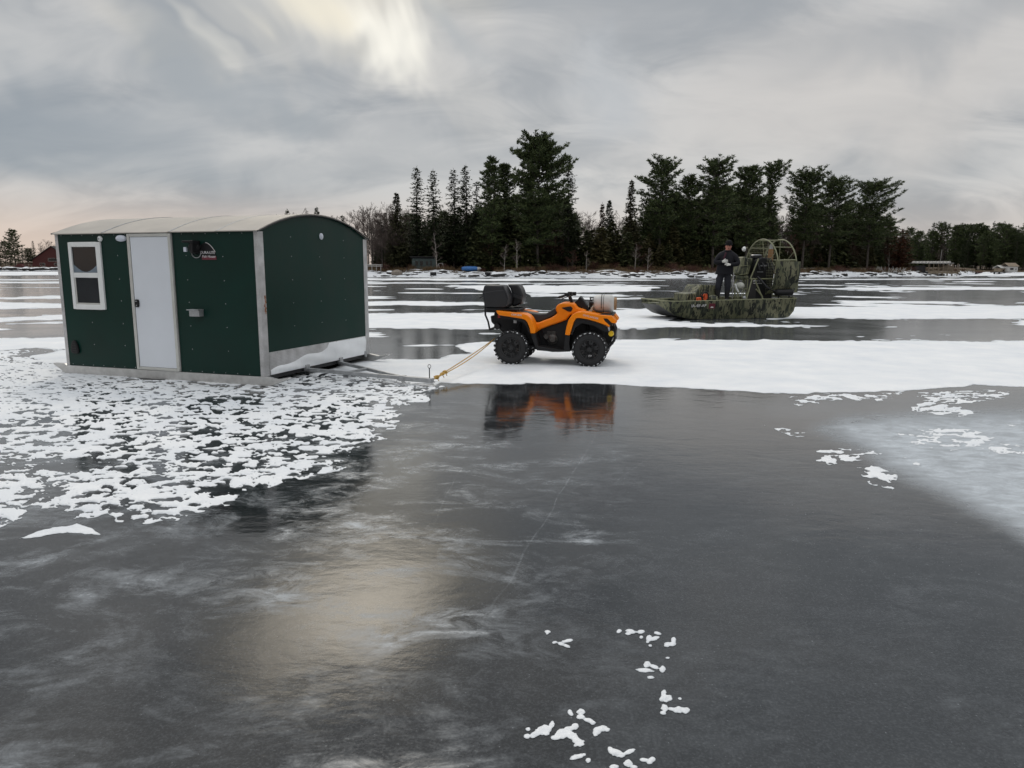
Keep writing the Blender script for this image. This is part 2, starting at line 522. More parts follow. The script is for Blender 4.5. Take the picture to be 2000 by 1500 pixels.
# the crumbs in the foreground: photo position, half length, half height, lean
CRUMBS = []
for zx, zy, a, b, t in [
    (475, 217, 20, 9, 0), (475, 232, 8, 8, 0), (535, 300, 18, 8, 10), (580, 312, 25, 9, -20), (630, 290, 42, 9, 12), (620, 325, 36, 8, -22),
    (1035, 213, 18, 10, 20), (1130, 215, 36, 12, -5), (1105, 232, 18, 9, 0), (1208, 217, 28, 11, 5), (1340, 230, 28, 10, -10), (1210, 262, 12, 9, 0),
    (1270, 265, 22, 18, 30), (1310, 270, 44, 12, 15), (1260, 297, 8, 6, 0), (1280, 325, 12, 6, 0), (1462, 285, 16, 20, 0), (1440, 315, 45, 12, -5), (1410, 325, 20, 12, 0),
    (1415, 422, 13, 5, 0), (1255, 475, 24, 20, 10), (1310, 490, 45, 12, -20), (1375, 510, 22, 22, 20), (1240, 520, 66, 13, -3), (1285, 575, 25, 7, -5),
    (1385, 700, 16, 24, -10), (1400, 740, 44, 22, 10), (1430, 740, 20, 14, 0), (1512, 740, 10, 7, 0), (1390, 815, 22, 26, 20), (1380, 850, 22, 14, 0),
    (1460, 825, 44, 10, -8), (1500, 828, 40, 22, 8), (1560, 835, 26, 20, 0), (655, 848, 14, 26, 30), (740, 845, 28, 20, 0), (735, 880, 26, 20, 0),
    (805, 915, 45, 14, -18), (830, 930, 20, 14, 0), (510, 945, 16, 26, -20), (440, 985, 62, 32, 15), (380, 1020, 50, 20, 25), (320, 1035, 26, 14, 10), (325, 980, 16, 14, 0), (470, 1010, 20, 14, 0),
    (690, 958, 26, 20, 10), (640, 980, 60, 18, 18), (590, 1015, 50, 34, 20), (545, 1045, 40, 14, 5), (670, 1030, 46, 26, -35), (720, 1080, 42, 26, -20), (695, 1107, 8, 6, 0),
    (860, 1000, 24, 34, -15), (905, 975, 36, 20, 5), (945, 985, 18, 12, 0), (970, 1140, 22, 16, -30), (1015, 1165, 55, 22, -18), (1060, 1185, 20, 14, 0), (1120, 1155, 44, 15, 22),
    (710, 1195, 50, 16, 14), (762, 1180, 12, 8, 0), (795, 1225, 16, 16, 10), (1235, 1220, 34, 12, -10), (1295, 1220, 26, 18, 30), (1275, 1240, 20, 12, 0), (1110, 1248, 34, 26, -20), (1150, 1275, 26, 12, 0), (995, 1275, 34, 14, 0),
]:
    CRUMBS.append((950 + zx / 4, 1180 + zy / 4, a / 4, b / 4, t))


def snow_field(u, v, x, y):
    """positive where snow lies on the ice, about in photo pixels"""
    rr = np.sqrt(x * x + y * y); lr = np.log(np.maximum(rr, 0.3))
    edge = (fbm(u / 34, lr * 26, 3, 4) - 0.5) * 2
    S = np.full(u.shape, -40.0)
    for poly, su, amp in BANDS:
        pv = [p[1] for p in poly]
        m = (v > min(pv) - 25) & (v < max(pv) + 25)
        if not m.any(): continue
        f = sd_poly(u[m], v[m], poly, su) + amp * edge[m] * 1.4
        S[m] = np.maximum(S[m], f)
    # wind-drawn streaks far out on the lake
    m = (v < 690)
    st = fbm(u[m] / 170, lr[m] * 15, 11, 4, 0.55)
    amt = np.where(v[m] < 600, 0.655, 0.685)
    S[m] = np.maximum(S[m], (st - amt) * 26)
    # lace of drifted snow left of the shelter's shadow
    m = (u < 900) & (v > 675) & (v < 1130)
    uu, vv, xx, yy = u[m], v[m], x[m], y[m]
    ins = sd_poly(uu, vv, LACE, 0.6) + (fbm(xx / 0.5, yy / 0.5, 21, 4, .6) - 0.5) * 52 + 10
    ca, sa = math.cos(0.16), math.sin(0.16)
    lx, ly = xx * ca + yy * sa, -xx * sa + yy * ca
    lx = lx + 0.05 * fbm(xx / .09, yy / .09, 5, 2); ly = ly + 0.05 * fbm(xx / .09, yy / .09, 6, 2)
    n1 = fbm(lx / 0.092, ly / 0.072, 31, 4, 0.64)
    nlow = fbm(lx / 0.75, ly / 0.45, 33, 3, 0.5) - 0.5
    n2 = fbm(lx / 0.075, ly / 0.055, 41, 3, 0.6)
    fine = np.clip((430 - uu) / 350, 0, 1) * np.clip((860 - vv) / 130, 0, 1)
    n = n1 * (1 - 0.6 * fine) + n2 * 0.6 * fine + nlow * 0.07 * (1 - 0.6 * fine)
    thr = 0.462 - 0.04 * fine - 0.025 * np.clip((900 - vv) / 200, 0, 1)
    hole = fbm(xx / 0.9, yy / 0.7, 51, 2)
    thr = thr + np.clip(hole - 0.72, 0, 1) * 1.3 * (1 - fine)
    thr = thr + np.clip(1 - ins / 12, 0, 1) * 0.06
    f = np.minimum((n - thr) * 75, ins * 0.8)
    S[m] = np.maximum(S[m], f)
    # loose patches to the right
    for poly, cover in SCATTER:
        pu = [p[0] for p in poly]; pv = [p[1] for p in poly]
        m = (u > min(pu) - 20) & (u < max(pu) + 20) & (v > min(pv) - 20) & (v < max(pv) + 20)
        if not m.any(): continue
        ins = sd_poly(u[m], v[m], poly, 0.5) + (fbm(x[m] / .3, y[m] / .3, 77, 2) - .5) * 10
        n = fbm(x[m] / 0.10, y[m] / 0.075, 61, 4, 0.6)
        thr = 0.5 + (0.5 - cover) * 0.42 + np.clip(1 - ins / 9, 0, 1) * 0.10
        S[m] = np.maximum(S[m], np.minimum((n - thr) * 60, ins * 0.8))
    # crumbs
    wob = (fbm(u / 7, v / 4, 91, 3, .6) - 0.5) * 1.3
    for (cu, cv, a, b, t) in CRUMBS:
        m = (abs(u - cu) < a + 14) & (abs(v - cv) < a + 14)
        if not m.any(): continue
        tr = R(t); du, dv = u[m] - cu, -(v[m] - cv)
        p = (du * math.cos(tr) + dv * math.sin(tr)) / (a + 1.0); q = (-du * math.sin(tr) + dv * math.cos(tr)) / (b + 1.0)
        S[m] = np.maximum(S[m], (1 - np.sqrt(p * p + q * q) + wob[m] * 0.55) * min(a, b) * 1.3)
    return S


def build_snow():
    us = np.arange(-420, 2421, 3.0)
    vs_ = np.concatenate([np.arange(530.3, 600, 0.9), np.arange(600, 780, 1.4), np.arange(780, 1100, 2.2), np.arange(1100, 1560, 1.6)])
    U, V = np.meshgrid(us, vs_)
    # where those points lie on the lake
    xx = (U - 1000) / F; yy = (750 - V) / F
    xx, yy = xx * cr - yy * sr, xx * sr + yy * cr
    dy = cp + yy * sp; dz = -sp + yy * cp
    ok = dz < -1e-4
    t = np.where(ok, -EYE / np.where(ok, dz, -1), 5000)
    X, Y = xx * t, dy * t
    S = snow_field(U, V, X, Y)
    S[~ok] = -40
    S = np.where(np.abs(S) < 0.02, 0.02, S)
    ny, nx = S.shape
    dep = np.clip(S / 12.0, 0, 1); dep = dep * dep * (3 - 2 * dep)
    relief = fbm(X / 0.5, Y / 0.3, 8, 4) * 0.016 + fbm(X / 0.06, Y / 0.06, 9, 2) * 0.005
    Z = 0.002 + dep * (0.004 + relief * 0.5) + np.clip(S, 0, 2) * 0.0006
    pos = S > 0
    verts = [np.stack([X[pos], Y[pos], Z[pos]], 1)]
    nid = np.full(S.shape, -1, np.int64); nid[pos] = np.arange(pos.sum()); cnt = int(pos.sum())

    def cross(A, B, a0, b0):
        m = (A > 0) != (B > 0)
        tt = A[m] / (A[m] - B[m])
        p = np.stack([X[a0][m] + (X[b0][m] - X[a0][m]) * tt, Y[a0][m] + (Y[b0][m] - Y[a0][m]) * tt, np.full(tt.shape, 0.0015)], 1)
        return m, p
    L_, R_, T_, B_ = (slice(None), slice(0, -1)), (slice(None), slice(1, None)), (slice(0, -1), slice(None)), (slice(1, None), slice(None))
    mh, ph = cross(S[L_], S[R_], L_, R_)
    hid = np.full((ny, nx - 1), -1, np.int64); hid[mh] = cnt + np.arange(mh.sum()); cnt += int(mh.sum()); verts.append(ph)
    mv, pv = cross(S[T_], S[B_], T_, B_)
    vid = np.full((ny - 1, nx), -1, np.int64); vid[mv] = cnt + np.arange(mv.sum()); cnt += int(mv.sum()); verts.append(pv)
    P = pos.astype(int)
    case = P[:-1, :-1] + 2 * P[:-1, 1:] + 4 * P[1:, 1:] + 8 * P[1:, :-1]
    a, b, c, d = nid[:-1, :-1], nid[:-1, 1:], nid[1:, 1:], nid[1:, :-1]
    tp, rt_, bt, lf = hid[:-1], vid[:, 1:], hid[1:], vid[:, :-1]
    table = {1: (a, tp, lf), 2: (tp, b, rt_), 3: (a, b, rt_, lf), 4: (rt_, c, bt), 5: (a, tp, rt_, c, bt, lf), 6: (tp, b, c, bt), 7: (a, b, c, bt, lf),
             8: (lf, bt, d), 9: (a, tp, bt, d), 10: (tp, b, rt_, bt, d, lf), 11: (a, b, rt_, bt, d), 12: (lf, rt_, c, d), 13: (a, tp, rt_, c, d), 14: (tp, b, c, d, lf), 15: (a, b, c, d)}
    faces = []
    for k, seq in table.items():
        m = case == k
        if m.any(): faces.extend(np.stack([q[m] for q in seq], 1)[:, ::-1].tolist())
    me = bpy.data.meshes.new('snow')
    me.from_pydata(np.concatenate(verts).tolist(), [], faces)
    dpt = np.zeros(cnt, np.float32); dpt[:int(pos.sum())] = np.clip(S[pos] / 2.6, 0, 1)
    ad = me.attributes.new('depth', 'FLOAT', 'POINT'); ad.data.foreach_set('value', dpt)
    me.polygons.foreach_set('use_smooth', [True] * len(me.polygons))
    return me


def snow_material():
    m = bpy.data.materials.new('wind_packed_snow'); m.use_nodes = True
    t = m.node_tree; b = bsdf(m)
    geo = nd(t, 'ShaderNodeNewGeometry').outputs['Position']
    n = noise_n(t, geo, 1.3, 6, 0.6)
    n2 = noise_n(t, geo, 55, 4, 0.65)
    dep = nd(t, 'ShaderNodeAttribute', attribute_name='depth').outputs['Fac']
    thin = maprange(t, math_n(t, 'ADD', dep, math_n(t, 'MULTIPLY', math_n(t, 'SUBTRACT', n2, 0.5), 0.7)), 0.0, 0.6)
    full = mixc(t, maprange(t, n, 0.3, 0.7), (0.74, 0.77, 0.81), (0.88, 0.89, 0.90))
    t.links.new(mixc(t, thin, (0.50, 0.53, 0.56), full), b.inputs['Base Color'])
    b.inputs['Roughness'].default_value = 0.75; b.inputs['Specular IOR Level'].default_value = 0.25
    mpn = nd(t, 'ShaderNodeMapping'); mpn.inputs['Scale'].default_value = (0.5, 1.3, 1); t.links.new(geo, mpn.inputs[0])
    n3 = noise_n(t, mpn.outputs[0], 6, 5, 0.6)
    b1 = nd(t, 'ShaderNodeBump', inp={'Strength': 0.7, 'Distance': 0.035}); t.links.new(n3, b1.inputs['Height'])
    b2 = nd(t, 'ShaderNodeBump', inp={'Strength': 0.7, 'Distance': 0.004}); t.links.new(n2, b2.inputs['Height']); t.links.new(b1.outputs[0], b2.inputs['Normal'])
    t.links.new(b2.outputs[0], b.inputs['Normal'])
    return m


M_SNOW = snow_material()
snow_me = build_snow(); snow_me.materials.append(M_SNOW)
snow_o = bpy.data.objects.new('snow', snow_me); COL.objects.link(snow_o)
tag(snow_o, 'thin white drifted snow lying in bands and patches on the lake ice', 'snow', kind='stuff')

# frost frozen into the surface: outline or spot, amount
FROST_POLY = [
    ([(1590, 838), (1640, 812), (1800, 800), (2000, 796), (2500, 800), (2500, 1250), (2100, 1120), (1960, 1030), (1850, 975), (1720, 915), (1680, 880)], 60, 0.80),
    ([(1250, 860), (2500, 860), (2500, 1700), (1100, 1700)], 120, 0.03),
    ([(1400, 775), (1700, 770), (2300, 770), (2300, 830), (1700, 830), (1500, 815)], 30, 0.10),
    ([(1200, 645), (2400, 645), (2400, 663), (1200, 663)], 8, 0.03),
    ([(-500, 528), (2500, 528), (2500, 690), (-500, 690)], 30, 0.10),
    ([(-500, 690), (840, 690), (840, 760), (740, 860), (300, 1010), (-500, 1010)], 30, 0.05),
]
FROST_SPOT = [(1135, 1052, 40, 22, .45), (1025, 1050, 18, 9, .35), (1130, 958, 30, 12, .22), (690, 1215, 60, 20, .20), (760, 1250, 50, 25, .18), (210, 1290, 40, 30, .25), (330, 1400, 60, 26, .2),
              (540, 1185, 30, 24, .3), (965, 945, 26, 10, .25), (860, 980, 40, 10, .25), (830, 1060, 30, 10, .35), (800, 1082, 34, 8, .3), (1110, 888, 50, 12, .22), (1210, 880, 30, 10, .2), (1140, 955, 16, 9, .3),
              (100, 1210, 90, 30, .14), (880, 1200, 60, 40, .18), (580, 1410, 60, 30, .16), (40, 1485, 60, 16, .25), (200, 1460, 70, 16, .2), (1855, 1375, 18, 26, .12), (1120, 900, 60, 8, .15)]


def build_ice():
    az = np.concatenate([np.linspace(-180, -60, 25)[:-1], np.linspace(-60, 60, 361), np.linspace(60, 180, 25)[1:-1]])
    rad = np.concatenate([np.geomspace(0.25, 1.2, 8)[:-1], np.geomspace(1.2, 60, 230)[:-1], np.geomspace(60, 6000, 60)])
    A, Q = np.meshgrid(np.radians(az), rad)
    X, Y = np.sin(A) * Q, np.cos(A) * Q
    U, V = map_uv(X, Y)
    f = np.zeros(X.shape); spot = np.zeros(X.shape)
    for poly, soft, amt in FROST_POLY:
        g = np.clip(sd_poly(U, V, poly, 0.7) / soft + 0.35, 0, 1)
        f = np.maximum(f, g * g * (3 - 2 * g) * amt)
    for cu, cv, a, b, amt in FROST_SPOT:
        q = ((U - cu) / a) ** 2 + ((V - cv) / b) ** 2
        spot = spot + amt * np.exp(-q)
    f[(Y < 1.0)] = 0
    # how strongly wisps show: most in the left foreground
    w = np.clip((1350 - U) / 450, 0.10, 1) * np.clip((V - 700) / 150, 0, 1)
    w = w + spot * 3.0
    w[Y < 1.0] = 0.3
    n_r, n_a = X.shape
    verts = np.stack([X.ravel(), Y.ravel(), np.zeros(X.size)], 1).tolist()
    idx = np.arange(n_r * n_a).reshape(n_r, n_a)
    a = idx[:-1]; b = np.roll(a, -1, 1); d = idx[1:]; c = np.roll(d, -1, 1)
    faces = np.stack([a.ravel(), d.ravel(), c.ravel(), b.ravel()], 1).tolist()
    faces.append(idx[0].tolist()[::-1])
    me = bpy.data.meshes.new('lake_ice'); me.from_pydata(verts, [], faces)
    at1 = me.attributes.new('frost', 'FLOAT', 'POINT'); at1.data.foreach_set('value', f.ravel().astype(np.float32))
    at2 = me.attributes.new('wisp', 'FLOAT', 'POINT'); at2.data.foreach_set('value', w.ravel().astype(np.float32))
    me.update()
    bm = bmesh.new(); bm.from_mesh(me); bmesh.ops.recalc_face_normals(bm, faces=bm.faces)
    if sum(fc.normal.z for fc in list(bm.faces)[:50]) < 0: bmesh.ops.reverse_faces(bm, faces=bm.faces)
    bm.to_mesh(me); bm.free()
    return me


def ice_material():
    m = bpy.data.materials.new('black_lake_ice'); m.use_nodes = True
    t = m.node_tree; b = bsdf(m)
    pos = nd(t, 'ShaderNodeNewGeometry').outputs['Position']
    frost = nd(t, 'ShaderNodeAttribute', attribute_name='frost').outputs['Fac']
    wisp = nd(t, 'ShaderNodeAttribute', attribute_name='wisp').outputs['Fac']
    mpn = nd(t, 'ShaderNodeMapping'); mpn.inputs['Rotation'].default_value = (0, 0, R(20)); mpn.inputs['Scale'].default_value = (0.8, 1.25, 1); t.links.new(pos, mpn.inputs[0])
    P = mpn.outputs[0]
    # wisps and feathers of white ice
    w1 = noise_n(t, P, 1.8, 5, 0.68, 0.8)
    w2 = noise_n(t, P, 5.5, 5, 0.76, 0.6)
    w3 = noise_n(t, P, 0.55, 3, 0.5)
    fe = math_n(t, 'MULTIPLY', maprange(t, w1, 0.44, 0.72), maprange(t, w2, 0.40, 0.72))
    fe = math_n(t, 'MULTIPLY', fe, maprange(t, w3, 0.35, 0.65, 0.25, 1.0))
    fe = math_n(t, 'MULTIPLY', math_n(t, 'MULTIPLY', fe, wisp), 1.15)
    grain = noise_n(t, pos, 90, 2, 0.7)
    fr = math_n(t, 'MULTIPLY', frost, maprange(t, w2, 0.3, 0.72, 0.55, 1.2))
    tot = math_n(t, 'ADD', fe, fr, clamp=True)
    tot = math_n(t, 'ADD', tot, maprange(t, math_n(t, 'ADD', math_n(t, 'MULTIPLY', grain, 0.65), math_n(t, 'MULTIPLY', noise_n(t, pos, 33, 2, 0.7), 0.35)), 0.46, 0.70, 0.0, 0.065), clamp=True)
    tot = math_n(t, 'ADD', tot, maprange(t, grain, 0.70, 0.78, 0.0, 0.30), clamp=True)
    # long healed cracks
    ck = None
    wob = math_n(t, 'MULTIPLY', math_n(t, 'SUBTRACT', noise_n(t, pos, 1.2, 2), 0.5), 0.10)
    for (p0, p1, wid) in [((1205, 780), (930, 1240), 0.006), ((1180, 960), (1420, 780), 0.003), ((840, 1040), (905, 900), 0.003)]:
        A_, B_ = ground(*p0), ground(*p1); dv = (B_ - A_); L = dv.length; dv.normalize(); nv = Vector((-dv.y, dv.x, 0))
        rel = vmath(t, 'SUBTRACT', pos, A_)
        q = math_n(t, 'ABSOLUTE', math_n(t, 'ADD', vmath(t, 'DOT_PRODUCT', rel, nv, out=1), wob))
        s_ = vmath(t, 'DOT_PRODUCT', rel, dv, out=1)
        k = math_n(t, 'MULTIPLY', maprange(t, q, wid * 0.3, wid * 1.6, 1.0, 0.0), math_n(t, 'MULTIPLY', maprange(t, s_, 0, 0.4), maprange(t, s_, L - 0.4, L, 1.0, 0.0)))
        ck = k if ck is None else math_n(t, 'MAXIMUM', ck, k)
    ck = math_n(t, 'MULTIPLY', ck, maprange(t, w2, 0.35, 0.7, 0.0, 0.12))
    tot = math_n(t, 'ADD', tot, ck, clamp=True)
    deep = mixc(t, maprange(t, w3, 0.3, 0.7), (0.007, 0.008, 0.009), (0.015, 0.017, 0.019))
    t.links.new(mixc(t, tot, deep, (0.60, 0.65, 0.70)), b.inputs['Base Color'])
    b.inputs['IOR'].default_value = 1.47
    rg = math_n(t, 'ADD', maprange(t, tot, 0.0, 0.6, 0.05, 0.42), maprange(t, w3, 0.3, 0.7, 0.0, 0.06))
    t.links.new(rg, b.inputs['Roughness'])
    # relief: long swells of the freeze, ripples, pebbled grain
    mp2 = nd(t, 'ShaderNodeMapping'); mp2.inputs['Rotation'].default_value = (0, 0, R(12)); mp2.inputs['Scale'].default_value = (0.75, 1.2, 1); t.links.new(pos, mp2.inputs[0])
    h1 = noise_n(t, mp2.outputs[0], 3.2, 2, 0.5, 0.5)
    h2 = noise_n(t, mp2.outputs[0], 14, 2, 0.55)
    h3 = noise_n(t, pos, 85, 1, 0.6)
    b1 = nd(t, 'ShaderNodeBump', inp={'Strength': 1.0, 'Distance': 0.0021}); t.links.new(h1, b1.inputs['Height'])
    b2 = nd(t, 'ShaderNodeBump', inp={'Strength': 1.0, 'Distance': 0.0007}); t.links.new(h2, b2.inputs['Height']); t.links.new(b1.outputs[0], b2.inputs['Normal'])
    b3 = nd(t, 'ShaderNodeBump', inp={'Strength': 1.0, 'Distance': 0.00012}); t.links.new(h3, b3.inputs['Height']); t.links.new(b2.outputs[0], b3.inputs['Normal'])
    t.links.new(b3.outputs[0], b.inputs['Normal'])
    return m


ice_me = build_ice(); ice_me.materials.append(ice_material())
ice = bpy.data.objects.new('lake_ice', ice_me); COL.objects.link(ice)
tag(ice, 'dark smooth lake ice with frosty wisps and mirror-like sheen', 'ice', kind='structure')

# ------------------------------------------------------------------ land
ISLAND = [(330, 420), (430, 330), (540, 240), (640, 175), (720, 142), (850, 138), (1000, 138), (1120, 136), (1250, 139), (1400, 147), (1560, 168), (1700, 203), (1790, 232), (1860, 255), (1890, 285), (1905, 330)]
FARSHORE = [(-900, 420), (-400, 400), (0, 372), (130, 372), (400, 470), (900, 560), (1500, 540), (1800, 430), (1900, 392), (2000, 385), (2400, 410), (3000, 430)]


def shore_fn(lst):
    az = []; rd = []
    for px, r_ in lst:
        d = ray(px, 526); a = math.atan2(d[0], d[1]); az.append(a); rd.append(r_)
    return np.array(az), np.array(rd)


IS_AZ, IS_R = shore_fn(ISLAND); FA_AZ, FA_R = shore_fn(FARSHORE)
PROF_I = ([0, 1.5, 4, 8, 14, 24, 45, 70, 76], [-0.02, 0.35, 0.6, 1.05, 1.6, 1.95, 2.4, 2.6, -0.5])
PROF_F = ([0, 3, 8, 16, 30, 60, 200, 900, 2500], [-0.02, 0.5, 0.9, 1.5, 2.1, 2.6, 4, 8, 10])


def shore_r(which, a):
    AZ, RD = (IS_AZ, IS_R) if which == 'i' else (FA_AZ, FA_R)
    r_ = np.interp(a, AZ, RD)
    k = 1.0 if which == 'i' else 2.5
    return r_ + (fbm(a * 60, a * 0 + 3.3, 13, 3) - 0.5) * 7 * k


def land_z(which, x, y):
    x = np.asarray(x, float); y = np.asarray(y, float)
    a = np.arctan2(x, y); r_ = np.hypot(x, y)
    d = r_ - shore_r(which, a)
    pr = PROF_I if which == 'i' else PROF_F
    z = np.interp(d, *pr)
    rough = fbm(x / 5, y / 5, 71, 4) - 0.5
    return z + rough * np.clip(d / 6, 0, 1) * (0.9 if which == 'i' else 1.4)


def build_land(name, which, rows, nA):
    AZ = IS_AZ if which == 'i' else FA_AZ
    a = np.linspace(AZ[0], AZ[-1], nA)
    A, Dd = np.meshgrid(a, np.array(rows))
    Rr = shore_r(which, A) + Dd
    X, Y = np.sin(A) * Rr, np.cos(A) * Rr
    Z = land_z(which, X, Y)
    idx = np.arange(A.size).reshape(A.shape)
    faces = np.stack([idx[:-1, :-1].ravel(), idx[:-1, 1:].ravel(), idx[1:, 1:].ravel(), idx[1:, :-1].ravel()], 1).tolist()
    me = bpy.data.meshes.new(name); me.from_pydata(np.stack([X.ravel(), Y.ravel(), Z.ravel()], 1).tolist(), [], faces)
    at1 = me.attributes.new('inland', 'FLOAT', 'POINT'); at1.data.foreach_set('value', Dd.ravel().astype(np.float32))
    me.polygons.foreach_set('use_smooth', [True] * len(me.polygons)); me.update()
    o = bpy.data.objects.new(name, me); COL.objects.link(o)
    return o


def land_material():
    m = bpy.data.materials.new('shore_ground'); m.use_nodes = True
    t = m.node_tree; b = bsdf(m)
    pos = nd(t, 'ShaderNodeNewGeometry').outputs['Position']
    inl = nd(t, 'ShaderNodeAttribute', attribute_name='inland').outputs['Fac']
    mpn = nd(t, 'ShaderNodeMapping'); mpn.inputs['Scale'].default_value = (0.45, 1.0, 1); t.links.new(pos, mpn.inputs[0])
    n1 = noise_n(t, mpn.outputs[0], 0.55, 6, 0.65); n2 = noise_n(t, pos, 2.2, 6, 0.7); n3 = noise_n(t, pos, 0.22, 4)
    earth = mixc(t, maprange(t, n2, 0.3, 0.7), (0.030, 0.020, 0.014), (0.12, 0.078, 0.048))
    earth = mixc(t, maprange(t, n3, 0.45, 0.65), earth, (0.10, 0.08, 0.045))
    cover = math_n(t, 'ADD', n1, maprange(t, inl, 1.0, 13.0, 0.26, -0.12))
    sn = maprange(t, cover, 0.50, 0.56)
    t.links.new(mixc(t, sn, earth, (0.80, 0.82, 0.85)), b.inputs['Base Color'])
    b.inputs['Roughness'].default_value = 0.9; b.inputs['Specular IOR Level'].default_value = 0.2
    bn = nd(t, 'ShaderNodeBump', inp={'Strength': 1.0, 'Distance': 0.25}); t.links.new(n2, bn.inputs['Height']); t.links.new(bn.outputs[0], b.inputs['Normal'])
    return m


M_LAND = land_material()
isl = build_land('island_shore', 'i', [0, .5, 1, 1.5, 2.2, 3, 4, 5, 6, 7, 8, 9.5, 11, 12.5, 14, 17, 20, 24, 30, 37, 45, 57, 70, 76], 420)
isl.data.materials.append(M_LAND); tag(isl, 'low wooded island bank with snow, dead grass and dark stones', 'island', kind='structure')
far = build_land('far_shore', 'f', [0, 1.5, 3, 5, 8, 12, 16, 22, 30, 42, 60, 100, 200, 450, 900, 2500], 500)
far.data.materials.append(M_LAND); tag(far, 'distant wooded lake shore behind the island', 'shore', kind='structure')

# ------------------------------------------------------------------ shared object materials
M_GREEN = mat('green_painted_wall', (0.0012, 0.024, 0.0175), 0.42, var=0.14, vscale=1.6, bump=0.0004, bscale=14, spec=0.22)
M_ALU = mat('brushed_aluminium', (0.52, 0.52, 0.51), 0.42, 0.75, var=0.16, vscale=9, bump=0.0008, bscale=60)
M_GALV = mat('galvanised_steel', (0.40, 0.41, 0.42), 0.5, 0.6, var=0.25, vscale=12)
M_ROOF = mat('dusty_roof_sheet', (0.42, 0.39, 0.35), 0.55, 0.15, var=0.13, vscale=2.2)
M_WHITE = mat('white_door_skin', (0.70, 0.73, 0.78), 0.45, var=0.03, vscale=1.5)
M_VINYL = mat('white_vinyl', (0.78, 0.79, 0.78), 0.45, var=0.04)
M_CREAM = mat('pale_metal_frame', (0.55, 0.55, 0.52), 0.45, 0.3, var=0.1)
M_BLACK = mat('black_plastic', (0.010, 0.010, 0.011), 0.5, var=0.25, spec=0.3)
M_DARK = mat('dark_metal', (0.028, 0.028, 0.030), 0.45, 0.5, var=0.3)
M_RUBBER = mat('black_rubber', (0.018, 0.018, 0.019), 0.8, var=0.3, vscale=14)
M_RUST = mat('rust_smear', (0.30, 0.12, 0.05), 0.7, var=0.4)
M_SNOWB = mat('stuck_snow', (0.84, 0.86, 0.88), 0.8, var=0.05, bump=0.004, bscale=25, spec=0.2)
M_LAMPW = mat('frosted_lens', (0.62, 0.66, 0.74), 0.25, var=0.05)
M_MAROON = mat('maroon_print', (0.14, 0.02, 0.035), 0.4, var=0.1)
M_PRINT = mat('white_print', (0.72, 0.70, 0.70), 0.5, var=0.05)


def diamond_plate():
    m = bpy.data.materials.new('diamond_plate'); m.use_nodes = True
    t = m.node_tree; b = bsdf(m)
    b.inputs['Metallic'].default_value = 0.7; b.inputs['Roughness'].default_value = 0.4
    co = nd(t, 'ShaderNodeTexCoord').outputs['Object']
    vx = nd(t, 'ShaderNodeSeparateXYZ'); t.links.new(co, vx.inputs[0])
    hor = math_n(t, 'ADD', vx.outputs[0], vx.outputs[1])
    s1 = math_n(t, 'SINE', math_n(t, 'MULTIPLY', math_n(t, 'ADD', hor, vx.outputs[2]), 150.0))
    s2 = math_n(t, 'SINE', math_n(t, 'MULTIPLY', math_n(t, 'SUBTRACT', hor, vx.outputs[2]), 150.0))
    h = math_n(t, 'MULTIPLY', s1, s2)
    n = noise_n(t, co, 5, 4)
    t.links.new(mixc(t, maprange(t, n, 0.3, 0.7), (0.42, 0.42, 0.42), (0.66, 0.66, 0.67)), b.inputs['Base Color'])
    bn = nd(t, 'ShaderNodeBump', inp={'Strength': 1.0, 'Distance': 0.006}); t.links.new(maprange(t, h, 0.1, 0.7), bn.inputs['Height'])
    t.links.new(bn.outputs[0], b.inputs['Normal'])
    return m


M_DIAM = diamond_plate()


def glass(name, col, rough, coat=0.0):
    m = mat(name, col, rough, var=0.1)
    return m


M_PANE = mat('dark_window_glass', (0.008, 0.009, 0.011), 0.08, var=0.2, spec=0.35)
M_SCREEN = mat('insect_screen', (0.022, 0.024, 0.027), 0.6, var=0.3, vscale=3, spec=0.2)
M_PANEARC = mat('blue_grey_pane_arc', (0.16, 0.20, 0.24), 0.7, var=0.15)

# ------------------------------------------------------------------ green fishing shelter on runners
HUT = empty('fishing_shelter', (-3.385, 9.60, 0.002), R(-18.2))
tag(HUT, 'dark green ice fishing shelter with curved metal roof, on sled runners', 'fishing shelter')
HL, HW, HE, HS = 3.56, 2.86, 2.09, 0.29
RAD = (HW * HW / 4 + HS * HS) / (2 * HS); CZ = HE + HS - RAD


def arc(y, off=0.0): return CZ + math.sqrt((RAD + off) ** 2 - (y - HW / 2) ** 2)


m = MB(); NA = 24
prof = [(0, 0.13), (HW, 0.13)] + [(HW - HW * i / NA, arc(HW - HW * i / NA) - 0.012) for i in range(NA + 1)]
m.prism(prof, -HL, 0, 'yz'); m.build('wall', M_GREEN, HUT, smooth=30)
# roof sheets, each lapping over the next
seams = [-HL - 0.03, -2.62, -1.42, -0.62, 0.035]
for k in range(4):
    m = MB(); x0, x1 = seams[k] - (0.03 if k else 0), seams[k + 1]; lift = 0.0025 * k
    ra, rb = [], []
    for i in range(NA + 1):
        y = -0.035 + (HW + 0.07) * i / NA; yc = min(max(y, 0), HW)
        z = arc(yc) + 0.004 + lift - (abs(y - yc) * 0.35)
        ra.append((y, z))
    ring = lambda x: [(x, y, z) for y, z in ra] + [(x, y, z - 0.012) for y, z in ra[::-1]]
    m.loft([ring(x0), ring(x1)]); m.build('roof_sheet', M_ROOF, HUT, smooth=30)
for xs in seams[1:4]:
    m = MB(); ring2 = lambda x: [(x, y, z + 0.002) for y, z in ra] + [(x, y, z - 0.008) for y, z in ra[::-1]]
    m.loft([ring2(xs - 0.012), ring2(xs + 0.012)]); m.build('roof_seam', M_GALV, HUT, smooth=30)
